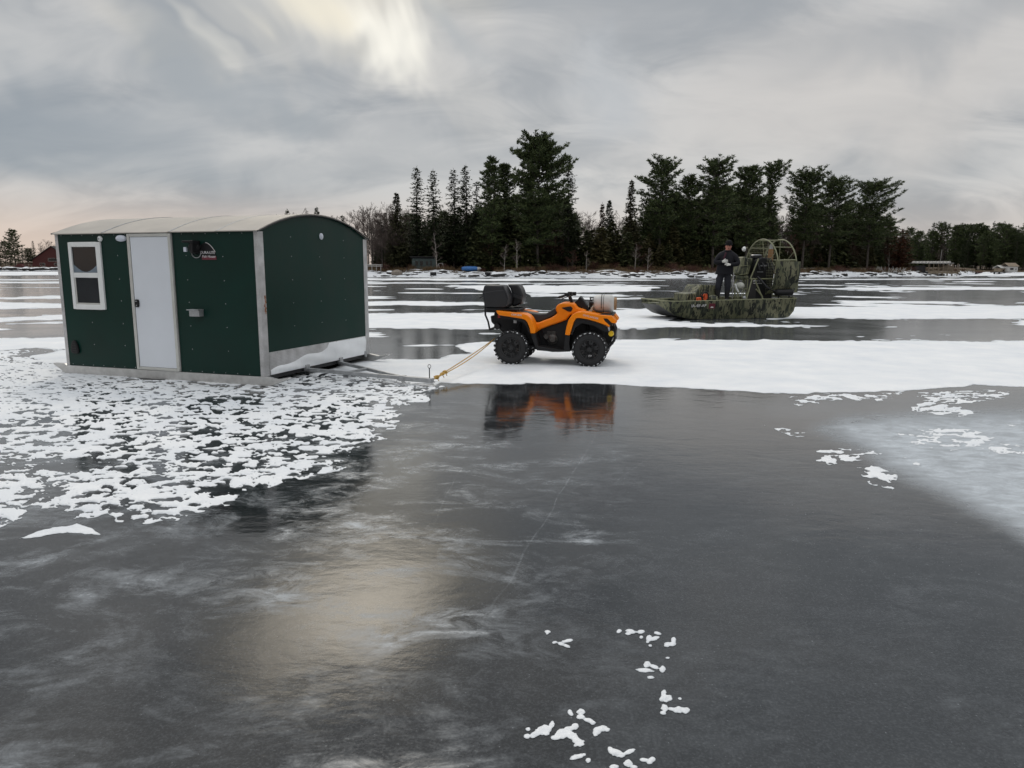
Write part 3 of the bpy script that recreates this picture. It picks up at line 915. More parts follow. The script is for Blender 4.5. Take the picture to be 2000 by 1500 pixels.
# roof edge strip over the end wall
for xs in (0.036, -HL - 0.031):
    m = MB(); m.tube([(xs, -0.035 + (HW + 0.07) * i / NA, arc(min(max(-0.035 + (HW + 0.07) * i / NA, 0), HW)) - 0.012) for i in range(NA + 1)], 0.011, 6)
    m.build('roof_edge', M_DARK, HUT)
# tread-plate corner angles
for (cx, cy, sx, sy) in ((0, 0, -1, 1), (0, HW, -1, -1), (-HL, 0, 1, 1), (-HL, HW, 1, -1)):
    m = MB(); ox = 0.004 if sx < 0 else -0.004; oy = -0.004 if sy > 0 else 0.004
    m.prism([(cx + ox, cy + oy), (cx + sx * 0.055, cy + oy), (cx + sx * 0.055, cy + oy + sy * 0.003), (cx + ox + sx * 0.003, cy + oy + sy * 0.003), (cx + ox + sx * 0.003, cy + sy * 0.115), (cx + ox, cy + sy * 0.115)], 0.128, HE - 0.01, 'xy')
    o = m.build('corner_trim', M_DIAM, HUT)
m = MB(); rr_ = random.Random(3)
for k in range(14):
    z = 1.02 + 0.022 * k; m.box((0.0052, 0.09 + rr_.uniform(-.012, .012), z - 0.25 * (k > 9)), (0.0012, 0.016 + rr_.uniform(0, .02), 0.02))
tag(m.build('rust_stain', M_RUST, HUT), kind='stuff')
# kick plate on the hitch end, half buried in blown snow
MB().box((0.003, HW / 2, 0.29), (0.006, HW - 0.235, 0.315)).build('kick_plate', M_DIAM, HUT)
m = MB(); nY = 44; nZ = 10; rg = random.Random(11)
gv = []
for i in range(nY + 1):
    y = 0.13 + (HW - 0.27) * i / nY; s_ = i / nY
    top = 0.20 + 0.20 * min(1, max(0, (s_ - 0.12) / 0.42)) + 0.035 * math.sin(s_ * 9) + 0.02 * math.sin(s_ * 23)
    if s_ > 0.55: top = 0.44
    for j in range(nZ + 1):
        z = 0.135 + (top - 0.135) * j / nZ
        t_ = math.sin(math.pi * min(1, j / nZ * 1.02)) ** 0.6 if 0 < j < nZ else 0
        gv.append((0.0075 + 0.022 * t_ * (0.6 + 0.4 * math.sin(y * 7 + z * 21)), y, z))
gf = [(i * (nZ + 1) + j, (i + 1) * (nZ + 1) + j, (i + 1) * (nZ + 1) + j + 1, i * (nZ + 1) + j + 1) for i in range(nY) for j in range(nZ)]
m.add(gv, gf); m.build('snow_crust', M_SNOWB, HUT, smooth=60)
# runners with turned-up tips
for yy in (-0.02, HW - 0.05):
    m = MB()
    m.prism([(-HL - 0.27, 0.15), (-HL - 0.25, 0.125), (-HL - 0.03, 0.005), (-HL + 0.1, 0.0), (0.06, 0.0), (0.16, 0.025), (0.36, 0.10), (0.40, 0.118), (0.39, 0.135), (0.20, 0.10), (0.05, 0.127), (-HL, 0.127), (-HL - 0.04, 0.15)], yy, yy + 0.07)
    m.build('runner', M_ALU, HUT, bevel=0.004)
for x in (-3.3, -2.4, -1.5, -0.6, -0.05): MB().box((x, HW / 2, 0.10), (0.05, HW - 0.12, 0.055)).build('floor_beam', M_DARK, HUT)
# drawbar
m = MB(); hz = 0.085
m.bar((-0.05, 0.98, 0.10), (2.05, 0.745, hz), 0.05, 0.05)
m.bar((-0.05, 1.91, 0.095), (1.62, 0.86, hz), 0.045, 0.045)
m.bar((0.72, 0.90, 0.092), (0.80, 1.38, 0.092), 0.04, 0.04)
tg = m.build('drawbar', M_GALV, HUT, bevel=0.004)
m = MB(); m.bar((1.62, 0.79, hz - .002), (2.18, 0.73, hz - 0.004), 0.075, 0.065); m.bar((1.66, 0.785, hz), (1.74, 0.776, hz), 0.085, 0.075)
m.build('coupler', M_GALV, tg, bevel=0.006)
m = MB(); m.tube([(2.13, 0.735, hz - 0.02), (2.13, 0.735, hz + 0.17)], 0.008, 6)
m.tube([(2.13 + 0.022 * math.sin(q), 0.735, hz + 0.19 - 0.028 * math.cos(q)) for q in [k * math.pi / 5 for k in range(10)]], 0.004, 5, closed=True)
m.build('hitch_pin', M_DARK, tg)
for y in (0.98, 1.91): MB().box((0.01, y, 0.135), (0.05, 0.09, 0.075)).build('drawbar_bracket', M_GALV, HUT, bevel=0.004)
MB().box((0.02, 2.70, 0.14), (0.03, 0.05, 0.10)).build('drawbar_bracket', M_GALV, HUT, bevel=0.004)


def rect(x0, x1, z0, z1, y0, y1): return ((x0 + x1) / 2, (y0 + y1) / 2, (z0 + z1) / 2), (x1 - x0, abs(y1 - y0), z1 - z0)


# door
dr = MB(); dr.box(*rect(-2.13, -1.465, 0.175, 2.02, -0.022, 0.01)); door_o = dr.build('door', M_WHITE, HUT, bevel=0.004)
m = MB(); x0, x1, z0, z1 = -2.185, -1.412, 0.132, 2.063
for r_ in ((x0, x0 + 0.05, z0, z1), (x1 - 0.05, x1, z0, z1), (x0 + 0.05, x1 - 0.05, z0, z0 + 0.04), (x0 + 0.05, x1 - 0.05, z1 - 0.04, z1)):
    m.box(*rect(*r_, -0.03, 0.01))
m.build('door_frame', M_CREAM, door_o, bevel=0.006)
m = MB(); m.box(*rect(x1 - 0.004, x1 + 0.012, z0, z1, -0.016, 0.01)); m.box(*rect(x0 - 0.012, x0 + 0.004, z0, z1, -0.016, 0.01)); m.build('door_flange', M_ALU, door_o)
m = MB(); m.prism([(-2.083 + 0.036 * math.copysign(abs(math.cos(q)) ** .6, math.cos(q)), 1.09 + 0.056 * math.copysign(abs(math.sin(q)) ** .6, math.sin(q))) for q in [k * math.pi / 8 for k in range(16)]], -0.045, -0.02)
hd = m.build('door_handle', M_BLACK, door_o, bevel=0.005)
m = MB(); m.lathe([(0.0, -0.05), (0.009, -0.05), (0.009, -0.04)], (-2.083, 0, 1.06), 'Y', 8); m.box((-2.083, -0.05, 1.12), (0.03, 0.01, 0.012)); tag(m.build('latch', M_GALV, door_o), kind='stuff')
# window
m = MB(); x0, x1, z0, z1 = -3.30, -2.69, 0.985, 1.955
for r_ in ((x0, x0 + 0.06, z0, z1), (x1 - 0.085, x1, z0, z1), (x0 + 0.06, x1 - 0.085, z0, z0 + 0.068), (x0 + 0.06, x1 - 0.085, z1 - 0.066, z1), (x0 + 0.06, x1 - 0.085, 1.445, 1.517)):
    m.box(*rect(*r_, -0.028, 0.01))
win = m.build('window', M_VINYL, HUT, bevel=0.006)
MB().box(*rect(-3.24, -2.775, 1.517, 1.889, -0.010, 0.002)).build('upper_pane', M_PANE, win)
MB().box(*rect(-3.24, -2.775, 1.053, 1.445, -0.012, 0.002)).build('lower_pane', M_SCREEN, win)
m = MB()
for r_ in ((-3.24, -3.215, 1.053, 1.445), (-3.215, -2.775, 1.053, 1.078)): m.box(*rect(*r_, -0.019, 0.0))
m.build('screen_frame', M_CREAM, win)
m = MB(); pts = []
for k in range(15):
    q = k / 14; pts.append((-3.238 + 0.46 * q, 1.64 - 0.11 * math.sin(math.pi * q)))
m.prism([(-3.238, 1.519), (-2.778, 1.519)] + pts[::-1], -0.0125, -0.0105); m.build('pane_arc', M_PANEARC, win)  # blue-grey area with a curved top edge, low on the upper pane
# round vents, oval porch light
def disc_on_wall(name, x, z, r_, parent, mt, y=-0.02, sx=1.0, dome=0.018):
    m = MB(); n = 18
    rings = []
    for (k, yy) in ((1.0, 0.004), (1.0, y * 0.6), (0.8, y), (0.4, y - dome * 0.5)):
        rings.append([(x + r_ * sx * k * math.cos(2 * math.pi * i / n), yy, z + r_ * k * math.sin(2 * math.pi * i / n)) for i in range(n)])
    m.loft(rings[::-1]); return m.build(name, mt, parent, smooth=50)


v1 = disc_on_wall('round_vent', -2.697, 2.003, 0.042, HUT, M_VINYL)
disc_on_wall('vent_cap', -2.697, 2.003, 0.018, v1, M_GALV, y=-0.034, dome=0.008)
disc_on_wall('porch_light', -2.305, 2.005, 0.047, HUT, M_LAMPW, sx=2.0, y=-0.03)
m = MB()
for (r_, x) in ((0.048, 0.012), (0.034, 0.022)):
    m.lathe([(r_, 0.0), (r_, x), (r_ * 0.85, x + 0.004)], (0, 1.50, 2.075), 'X', 18)
ev = m.build('round_vent', M_LAMPW, HUT, smooth=40)
# hooded flood lamp
m = MB(); m.lathe([(0.085, 0.0), (0.085, -0.05), (0.07, -0.085), (0.03, -0.10)], (-1.0, 0, 1.86), 'Y', 16)
m.box((-1.02, -0.08, 1.945), (0.17, 0.16, 0.03)); m.box((-0.945, -0.08, 1.87), (0.03, 0.15, 0.15))
fl = m.build('flood_lamp', M_BLACK, HUT, bevel=0.008)
MB().box((-1.085, -0.115, 1.84), (0.045, 0.03, 0.062)).build('lamp_sensor', M_LAMPW, fl, bevel=0.004)
m = MB(); m.tube([(-1.0 + 0.075 * math.cos(q), -0.012, 1.79 + 0.06 * math.sin(q)) for q in [math.pi + k * math.pi / 8 for k in range(9)]], 0.006, 5); m.build('lamp_ring', M_GALV, fl)
# maker's badge: black arch with maroon base
m = MB(); ap = [(-0.685, 1.72)] + [(-0.685 + (-0.95 + 0.685) * k / 12, 1.755 + 0.20 * math.sin(math.pi * (0.12 + 0.62 * k / 12)) - 0.02) for k in range(13)] + [(-0.95, 1.72)]
m.prism(ap, -0.004, 0.002); lg = m.build('badge', M_BLACK, HUT)
MB().box((-0.795, -0.0048, 1.728), (0.24, 0.003, 0.046)).build('badge_band', M_MAROON, lg)
m = MB(); m.tube([(p[0], -0.006, p[1]) for p in ap[1:9]], 0.0035, 5); m.build('badge_rim', M_PRINT, lg)
text_mesh('badge_lettering', 'DURA-LITE', 0.052, M_PRINT, lg, frame_matrix((-0.815, -0.0055, 1.80), (1, 0, 0), (0, 0, 1)), spacing=0.95)
text_mesh('badge_lettering', 'Fish House', 0.05, M_PRINT, lg, frame_matrix((-0.80, -0.0075, 1.748), (1, 0, 0), (0, 0, 1)), shear=0.25)
# power inlet box, and the dark vent low on the wall
m = MB(); m.box((-1.035, -0.045, 0.972), (0.17, 0.09, 0.085)); m.box((-1.045, -0.055, 1.02), (0.20, 0.12, 0.014)); m.build('outlet_box', M_GALV, HUT, bevel=0.005)
m = MB(); m.prism([(-3.43, 0.345), (-3.415, 0.44), (-3.385, 0.50), (-3.355, 0.515), (-3.325, 0.50), (-3.295, 0.44), (-3.278, 0.345), (-3.30, 0.315), (-3.40, 0.315)], -0.035, 0.0)
lv = m.build('heater_vent', M_BLACK, HUT, bevel=0.012)
m = MB()
for k in range(4): m.box((-3.354, -0.037, 0.36 + 0.035 * k), (0.10 - 0.012 * k, 0.006, 0.010))
tag(m.build('vent_louvre', M_DARK, lv), kind='stuff')
# screws
m = MB()
for x, zs in ((-2.40, (1.765, 1.43, 1.117, 0.787, 0.467)), (-2.985, (0.79, 0.462)), (-1.185, (1.762, 1.43, 1.119, 0.789, 0.461)), (-0.57, (1.747, 1.422, 1.109, 0.785, 0.457))):
    for z in zs: m.blob((x, -0.001, z), (0.007, 0.005, 0.007), 6, 4)
for k in range(18):
    x = -HL + 0.12 + 0.2 * k
    if not -2.2 < x < -1.4: m.blob((x, -0.001, 0.15), (0.007, 0.005, 0.007), 6, 4)
    m.blob((x, -0.001, HE - 0.035), (0.006, 0.005, 0.006), 6, 4)
for y, zs in ((0.735, (2.034, 1.762, 1.43, 1.10, 0.77)), (1.44, (1.765, 1.433, 1.098, 0.769)), (2.13, (2.034, 1.762, 1.431, 1.093, 0.76))):
    for z in zs: m.blob((0.001, y, z), (0.005, 0.007, 0.007), 6, 4)
for k in range(7): m.blob((0.007, 0.3 + 0.38 * k, 0.435), (0.005, 0.008, 0.008), 6, 4)
tag(m.build('screw_heads', M_GALV, HUT, smooth=60), kind='stuff')

# ------------------------------------------------------------------ tow rope
M_ROPE = mat('yellow_rope', (0.50, 0.30, 0.07), 0.8, var=0.3, vscale=30)
hp = HUT.matrix_basis @ Vector((2.17, 0.73, 0.09))
rope = empty('tow_rope', (hp.x, hp.y, 0.0)); tag(rope, 'yellow tow rope from the shelter drawbar to the orange quad', 'rope')
aE = Vector((-0.30, 12.33, 0.40))
m = MB()
for off, sag in ((0.0, 0.015), (0.03, 0.04)):
    pts = []
    for k in range(17):
        q = k / 16; p = hp.lerp(aE, q); p.z -= sag * math.sin(math.pi * q); p.x += off * math.sin(math.pi * q); pts.append(p - rope.location)
    m.tube(pts, 0.0085, 6)
m.build('strand', M_ROPE, rope, smooth=60)
for q, r_ in ((0.06, 0.028), (0.13, 0.022), (0.17, 0.026)):
    m = MB(); p = hp.lerp(aE, q) - rope.location - Vector((0, 0, 0.02 * math.sin(math.pi * q)))
    rk = random.Random(int(q * 100)); m.blob(p, (r_ * 1.5, r_, r_), 8, 6, 0.2, rk)
    m.tube([p, p + Vector((0.03, -0.02, -0.05))], 0.006, 5); m.build('knot', M_ROPE, rope, smooth=60)

# ------------------------------------------------------------------ orange quad
M_ORANGE = mat('orange_body_plastic', (0.95, 0.245, 0.002), 0.34, var=0.07, vscale=3, spec=0.3)
M_SEAT = mat('black_vinyl_seat', (0.02, 0.021, 0.024), 0.5, var=0.2, bump=0.001)
M_ENGINE = mat('engine_alloy', (0.09, 0.085, 0.08), 0.45, 0.6, var=0.45, vscale=14)
M_RIM = mat('gloss_black_rim', (0.014, 0.014, 0.015), 0.22, 0.2, var=0.2)
M_RED = mat('red_lens', (0.30, 0.012, 0.02), 0.2, var=0.1)
M_AMBER = mat('amber_reflector', (0.85, 0.55, 0.02), 0.3, var=0.1)
M_CLEAR = mat('clear_lens', (0.60, 0.63, 0.68), 0.12, var=0.05)
QUAD = empty('quad_bike', (0.08, 12.40, -0.002), R(-10.8))
tag(QUAD, 'orange all-terrain quad bike with black tyres parked on the snow band', 'quad bike')


def An(X, Y): return (-0.614 + 0.00135 * X, 1.396 - 0.001338 * Y)      # near flank, measured off the picture
def Ac(X, Y): return (-0.795 + 0.001427 * X, 1.386 - 0.0014 * Y)       # centre plane


def quad_wheel(x, y, side):
    w = empty('wheel', (x, y, 0.292), 0, QUAD)
    hw, r_ = 0.115, 0.275
    m = MB()
    m.lathe([(0.155, -hw * .8), (0.18, -hw * .98), (0.225, -hw), (0.258, -hw * .9), (r_ - .003, -hw * .62), (r_, 0), (r_ - .003, hw * .62), (0.258, hw * .9), (0.225, hw), (0.18, hw * .98), (0.155, hw * .8)], (0, 0, 0), 'Y', 40)
    ty = m.build('tyre', M_RUBBER, w, smooth=50)
    m = MB(); sn = MB(); rg = random.Random(int(x * 100 + y * 10))
    n = 22
    for k in range(n):
        q = 2 * math.pi * k / n
        for (yo, off, L, tilt) in ((-0.082, 0.0, 0.075, 0.35), (0.0, 0.5, 0.07, 0.0), (0.082, 0.0, 0.075, -0.35)):
            qq = q + off * 2 * math.pi / n
            rot = Matrix.Rotation(-qq, 3, 'Y') @ Matrix.Rotation(tilt, 3, 'X')
            rot2 = Matrix.Rotation(-qq, 3, 'Y')
            c = rot2 @ Vector((r_ + (0.004 if yo == 0 else -0.006), yo, 0))
            m.box(c, (0.034, L * 0.85, 0.036), rot2 @ Matrix.Rotation(tilt * 0.8, 3, 'Z'))
        for rep in range(3):
            qq = q + rg.uniform(0.2, 1.8) * math.pi / n
            rot2 = Matrix.Rotation(-qq, 3, 'Y'); yo = -0.085 * side * -1 if rg.random() < 0.7 else rg.uniform(-.06, .06)
            c = rot2 @ Vector((r_ - 0.004, (-0.085 if rg.random() < .75 else 0.03), 0))
            sn.blob(c, (rg.uniform(.007, .013), rg.uniform(.012, .026), rg.uniform(.008, .016)), 6, 4, 0.25, rg, rot=rot2)
    tag(m.build('tread', M_RUBBER, w), kind='stuff')
    tag(sn.build('packed_snow', M_SNOWB, w, smooth=60), kind='stuff')
    # rim with spokes
    f = -1 if side < 0 else 1
    m = MB()
    m.lathe([(0.158, f * hw * .80), (0.165, f * hw * .95), (0.15, f * hw * .97), (0.14, f * hw * .72), (0.138, f * hw * .2)], (0, 0, 0), 'Y', 28)
    m.lathe([(0.0, f * hw * .30), (0.14, f * hw * .30)], (0, 0, 0), 'Y', 20)
    for k in range(6):
        q = 2 * math.pi * k / 6 + 0.3
        for dq in (-0.17, 0.17):
            a = Vector((0.04 * math.cos(q), f * hw * .62, 0.04 * math.sin(q))); b = Vector((0.148 * math.cos(q + dq), f * hw * .80, 0.148 * math.sin(q + dq)))
            m.bar(a, b, 0.026, 0.022, upv=(0, 1, 0))
    m.lathe([(0.05, f * hw * .5), (0.046, f * hw * .78), (0.03, f * hw * .85), (0.0, f * hw * .85)], (0, 0, 0), 'Y', 14)
    m.build('rim', M_RIM, w, smooth=35)
    return w


for (x, y, sd) in ((0.0, -0.45, -1), (1.315, -0.45, -1), (0.0, 0.45, 1), (1.315, 0.45, 1)):
    w = quad_wheel(x, y, sd)
    w.rotation_euler = (0, 0 if (sd < 0 and x > 1) else x * 0.9 + y, 0)
    if sd < 0 and x > 1: text_mesh('wheel_lettering', 'ITP', 0.04, M_PRINT, w, frame_matrix((0.015, -0.118, -0.10), (1, 0, 0), (0, 0, 1)))
for sd in (-1, 1):
    y0, y1 = sd * 0.56, sd * 0.20
    m = MB()
    m.prism([An(*p) for p in ((265, 362), (330, 368), (480, 382), (620, 398), (668, 415), (702, 450), (740, 520), (762, 590), (758, 637), (702, 637), (690, 575), (660, 500), (630, 470), (590, 458), (440, 436), (310, 420), (285, 400))], y0, y1, scale1=None)
    fd = m.build('rear_fender', M_ORANGE, QUAD, bevel=0.014, segs=3, smooth=40)
    m = MB(); m.prism([An(*p) for p in ((300, 424), (440, 440), (590, 462), (640, 490), (672, 570), (700, 640), (680, 640), (650, 560), (600, 500), (440, 470), (330, 460))], sd * 0.52, sd * 0.16); m.build('rear_wheel_arch', M_BLACK, QUAD)
    m = MB()
    m.prism([An(*p) for p in ((1215, 392), (1270, 366), (1330, 358), (1420, 372), (1560, 398), (1690, 405), (1742, 470), (1748, 495), (1690, 490), (1640, 440), (1590, 436), (1610, 470), (1668, 520), (1664, 543), (1600, 512), (1500, 478), (1400, 452), (1310, 438), (1262, 440), (1232, 490), (1212, 560), (1186, 652), (1128, 648), (1146, 540), (1170, 462))], y0, sd * 0.17)
    ff = m.build('front_fender', M_ORANGE, QUAD, bevel=0.014, segs=3, smooth=40)
    m = MB(); m.prism([An(*p) for p in ((1590, 440), (1640, 444), (1690, 494), (1700, 530), (1672, 520), (1612, 474))], sd * 0.55, sd * 0.30); m.build('headlight_surround', M_BLACK, QUAD)
    m = MB(); m.prism([An(*p) for p in ((1265, 444), (1400, 458), (1510, 486), (1640, 545), (1660, 600), (1600, 600), (1480, 530), (1330, 500), (1250, 560), (1215, 650), (1195, 650), (1240, 490))], sd * 0.52, sd * 0.15); m.build('front_wheel_arch', M_BLACK, QUAD)
    # floorboard between the wheels
    m = MB(); m.prism([An(*p) for p in ((700, 640), (760, 640), (800, 800), (1110, 840), (1130, 650), (1190, 655), (1180, 760), (1195, 855), (1040, 865), (780, 850), (725, 720))], sd * 0.53, sd * 0.22); m.build('footwell', M_BLACK, QUAD, bevel=0.01)
    # headlight and reflector
    MB().prism([An(*p) for p in ((1575, 515), (1662, 548), (1668, 590), (1640, 596), (1600, 565))], sd * 0.50, sd * 0.30).build('headlight', M_CLEAR, QUAD, bevel=0.008)
    m = MB(); x, z = An(1682, 630); m.lathe([(0.0, sd * 0.44), (0.042, sd * 0.44), (0.046, sd * 0.40), (0.046, sd * 0.36)], (x, 0, z), 'Y', 16); m.build('fog_reflector', M_AMBER, QUAD)
    x, z = An(300, 440); MB().box((x - 0.02, sd * 0.36, z), (0.05, 0.10, 0.05)).build('tail_light', M_RED, QUAD, bevel=0.006)
    # swing arms and springs
    m = MB()
    m.tube([(0.0, sd * 0.34, 0.29), (0.42, sd * 0.18, 0.30)], 0.025, 8); m.tube([(0.02, sd * 0.30, 0.30), (0.10, sd * 0.18, 0.68)], 0.030, 8); m.build('suspension', M_DARK, QUAD, smooth=40); m = MB()
    m.tube([(1.315, sd * 0.34, 0.27), (1.05, sd * 0.14, 0.30)], 0.022, 8); m.tube([(1.315, sd * 0.34, 0.32), (1.40, sd * 0.14, 0.34)], 0.022, 8)
    m.tube([(1.32, sd * 0.33, 0.30), (1.24, sd * 0.20, 0.70)], 0.030, 8)
    m.build('suspension', M_DARK, QUAD, smooth=40)
text_mesh('lettering', 'can-am', 0.062, M_PRINT, QUAD, frame_matrix((An(525, 405)[0], -0.5635, An(525, 407)[1]), (1, 0, -0.085), (0.085, 0, 1)), shear=0.2)
text_mesh('lettering', 'OUTLANDER', 0.044, M_PRINT, QUAD, frame_matrix((An(1435, 418)[0], -0.5635, An(1435, 420)[1]), (1, 0, -0.24), (0.24, 0, 1)), shear=0.2)
# spine of orange panels from the seat to the dash
m = MB()
m.prism([Ac(*p) for p in ((1052, 330), (1062, 290), (1090, 258), (1140, 246), (1285, 252), (1310, 300), (1420, 330), (1400, 380), (1290, 370), (1230, 392), (1185, 450), (1120, 478), (1000, 520), (880, 570), (828, 608), (775, 602), (748, 486), (800, 484), (850, 488), (1010, 425), (1080, 372))], -0.27, 0.27)
m.build('body_panel', M_ORANGE, QUAD, bevel=0.03, segs=3, smooth=40)
m = MB(); m.prism([Ac(*p) for p in ((1125, 305), (1235, 285), (1260, 310), (1240, 352), (1205, 348))], -0.285, 0.285); m.build('side_vent', M_BLACK, QUAD, bevel=0.008)
m = MB(); m.prism([Ac(*p) for p in ((1262, 248), (1300, 215), (1330, 168), (1372, 215), (1402, 262), (1455, 330), (1440, 350), (1310, 300))], -0.13, 0.13, ); m.build('dash_pod', M_BLACK, QUAD, bevel=0.025, segs=3)
m = MB(); m.prism([Ac(*p) for p in ((560, 352), (690, 368), (840, 388), (930, 382), (990, 345), (1045, 305), (1078, 362), (1010, 420), (860, 488), (800, 488), (730, 455), (690, 410), (560, 385))], -0.17, 0.17); m.build('seat', M_SEAT, QUAD, bevel=0.035, segs=3, smooth=50)
# engine, gearbox, frame
m = MB(); m.prism([Ac(*p) for p in ((860, 560), (1120, 470), (1230, 400), (1500, 430), (1640, 520), (1640, 700), (1420, 800), (1180, 840), (1000, 850))], -0.20, 0.20); m.build('side_cover', M_BLACK, QUAD, bevel=0.02)
m = MB(); m.prism([Ac(*p) for p in ((300, 380), (760, 460), (800, 620), (760, 830), (640, 700), (420, 600), (300, 500))], -0.19, 0.19); m.build('under_tray', M_BLACK, QUAD, bevel=0.02)
m = MB()
m.prism([Ac(*p) for p in ((770, 610), (880, 575), (1130, 490), (1200, 640), (1190, 830), (1000, 850), (800, 820), (720, 700))], -0.17, 0.17)
m.build('frame', M_BLACK, QUAD, bevel=0.02)
m = MB(); x, z = Ac(1020, 690)
m.lathe([(0.0, -0.25), (0.05, -0.25), (0.065, -0.235), (0.085, -0.23), (0.09, -0.15)], (x, 0, z), 'Y', 18)
x2, z2 = Ac(940, 660); m.lathe([(0.0, -0.22), (0.04, -0.22), (0.055, -0.20), (0.055, -0.15)], (x2, 0, z2), 'Y', 14)
for k in range(6): m.box((x - 0.02, -0.19, z + 0.05 + 0.016 * k), (0.15, 0.08, 0.008))
m.build('engine', M_ENGINE, QUAD, smooth=40)
m = MB(); m.prism([Ac(*p) for p in ((250, 420), (600, 440), (700, 600), (640, 640), (420, 640), (330, 560), (260, 500))], -0.16, 0.16); m.build('rear_chassis', M_BLACK, QUAD, bevel=0.02)
m = MB(); x, z = Ac(345, 545); m.lathe([(0.0, -0.30), (0.05, -0.30), (0.055, -0.28), (0.055, 0.0), (0.0, 0.0)], (x, 0.05, z), 'Y', 14); m.build('exhaust', M_DARK, QUAD, smooth=40)
MB().box((An(475, 500)[0], -0.30, An(475, 500)[1]), (0.05, 0.03, 0.07)).build('airbox_label', M_PRINT, QUAD)
m = MB(); m.prism([Ac(*p) for p in ((1460, 420), (1690, 430), (1745, 520), (1745, 640), (1690, 760), (1600, 770), (1450, 760), (1380, 600))], -0.18, 0.18); m.build('nose', M_BLACK, QUAD, bevel=0.03)
m = MB()
for y in (-0.22, 0.22):
    m.tube([(Ac(1690, 760)[0], y, Ac(1690, 770)[1]), (Ac(1752, 690)[0], y, Ac(1752, 690)[1]), (Ac(1758, 560)[0], y * .9, Ac(1758, 560)[1]), (Ac(1700, 430)[0], y * .8, Ac(1700, 430)[1])], 0.02, 8)
m.bar((Ac(1755, 620)[0], -0.24, Ac(1755, 620)[1]), (Ac(1755, 620)[0], 0.24, Ac(1755, 620)[1]), 0.03, 0.09)
m.bar((Ac(1730, 720)[0], -0.24, Ac(1730, 720)[1]), (Ac(1730, 720)[0], 0.24, Ac(1730, 720)[1]), 0.03, 0.05)
m.build('front_bumper', M_DARK, QUAD, bevel=0.006)
# racks
zr = Ac(0, 362)[1] - 0.01
m = MB(); xa, xb = Ac(1340, 0)[0], Ac(1730, 0)[0]
for y in (-0.42, -0.21, 0.0, 0.21, 0.42): m.tube([(xa, y, zr), (xb, y, zr - 0.015)], 0.011, 6)
m.tube([(xa, -0.44, zr), (xb - .03, -0.44, zr - 0.014), (xb, -0.38, zr - 0.014), (xb, 0.38, zr - 0.014), (xb - .03, 0.44, zr - 0.014), (xa, 0.44, zr)], 0.016, 8, closed=True)
m.box(((xa + xb) / 2, 0, zr - 0.022), (xb - xa, 0.86, 0.02)); m.build('front_rack', M_BLACK, QUAD)
m = MB(); xa, xb = Ac(240, 0)[0], Ac(635, 0)[0]; zq = Ac(0, 330)[1]
for y in (-0.42, -0.21, 0.0, 0.21, 0.42): m.tube([(xa, y, zq), (xb, y, zq)], 0.011, 6)
m.tube([(xa, -0.44, zq), (xb, -0.44, zq), (xb, 0.44, zq), (xa, 0.44, zq)], 0.016, 8, closed=True)
m.box(((xa + xb) / 2 - .02, 0, zq - 0.03), (xb - xa - .04, 0.80, 0.035))
for y in (-0.40, 0.40):
    m.tube([(Ac(225, 240)[0], y, Ac(225, 240)[1]), (Ac(228, 400)[0], y, Ac(228, 400)[1]), (Ac(262, 480)[0], y, Ac(262, 480)[1]), (Ac(282, 580)[0], y, Ac(282, 580)[1])], 0.016, 8)
m.bar((Ac(282, 575)[0], -0.41, Ac(282, 575)[1]), (Ac(282, 575)[0], 0.41, Ac(282, 575)[1]), 0.03, 0.03); m.tube([(xa + .25, -.1, zq - .04), (xa + .25, -.1, zq - .14)], .02, 6); m.tube([(xa + .25, .1, zq - .04), (xa + .25, .1, zq - .14)], .02, 6)
m.build('rear_rack', M_BLACK, QUAD)
# handlebars
m = MB(); hx, hz_ = Ac(1200, 180)
m.tube([Vector((Ac(1230, 255)[0], 0, Ac(1230, 255)[1])), Vector((hx, 0, hz_))], 0.03, 8)
for sd in (-1, 1):
    m.tube([(hx, 0, hz_), (hx + 0.01, sd * 0.16, hz_ + 0.02), (hx - 0.05, sd * 0.30, hz_ + 0.03), (hx - 0.11, sd * 0.40, hz_ + 0.01)], 0.013, 8)
hb = m.build('handlebar', M_BLACK, QUAD, smooth=50)
for sd in (-1, 1):
    m = MB(); m.tube([(hx - 0.05, sd * 0.30, hz_ + 0.03), (hx - 0.13, sd * 0.42, hz_ + 0.005)], 0.021, 8)
    m.box((hx - 0.02, sd * 0.26, hz_ + 0.045), (0.08, 0.06, 0.055)); m.tube([(hx + 0.02, sd * 0.27, hz_ + 0.02), (hx - 0.08, sd * 0.42, hz_ - 0.02)], 0.007, 5); m.build('grip', M_BLACK, hb)
m = MB(); x, z = Ac(1205, 140); m.box((x, -0.05, z), (0.07, 0.05, 0.06)); x, z = Ac(1250, 145); m.box((x, 0.10, z), (0.06, 0.05, 0.06)); m.tube([(hx, 0, hz_), (Ac(1205, 150)[0], -0.05, Ac(1205, 150)[1])], .012, 6); m.tube([(hx, 0, hz_), (Ac(1250, 150)[0], .10, Ac(1250, 150)[1])], .012, 6); m.build('switch_pod', M_BLACK, hb, bevel=0.006)

# the soft cargo box on the rear rack, at its place in the world
def on_quad(local): return QUAD.matrix_basis @ Vector(local)


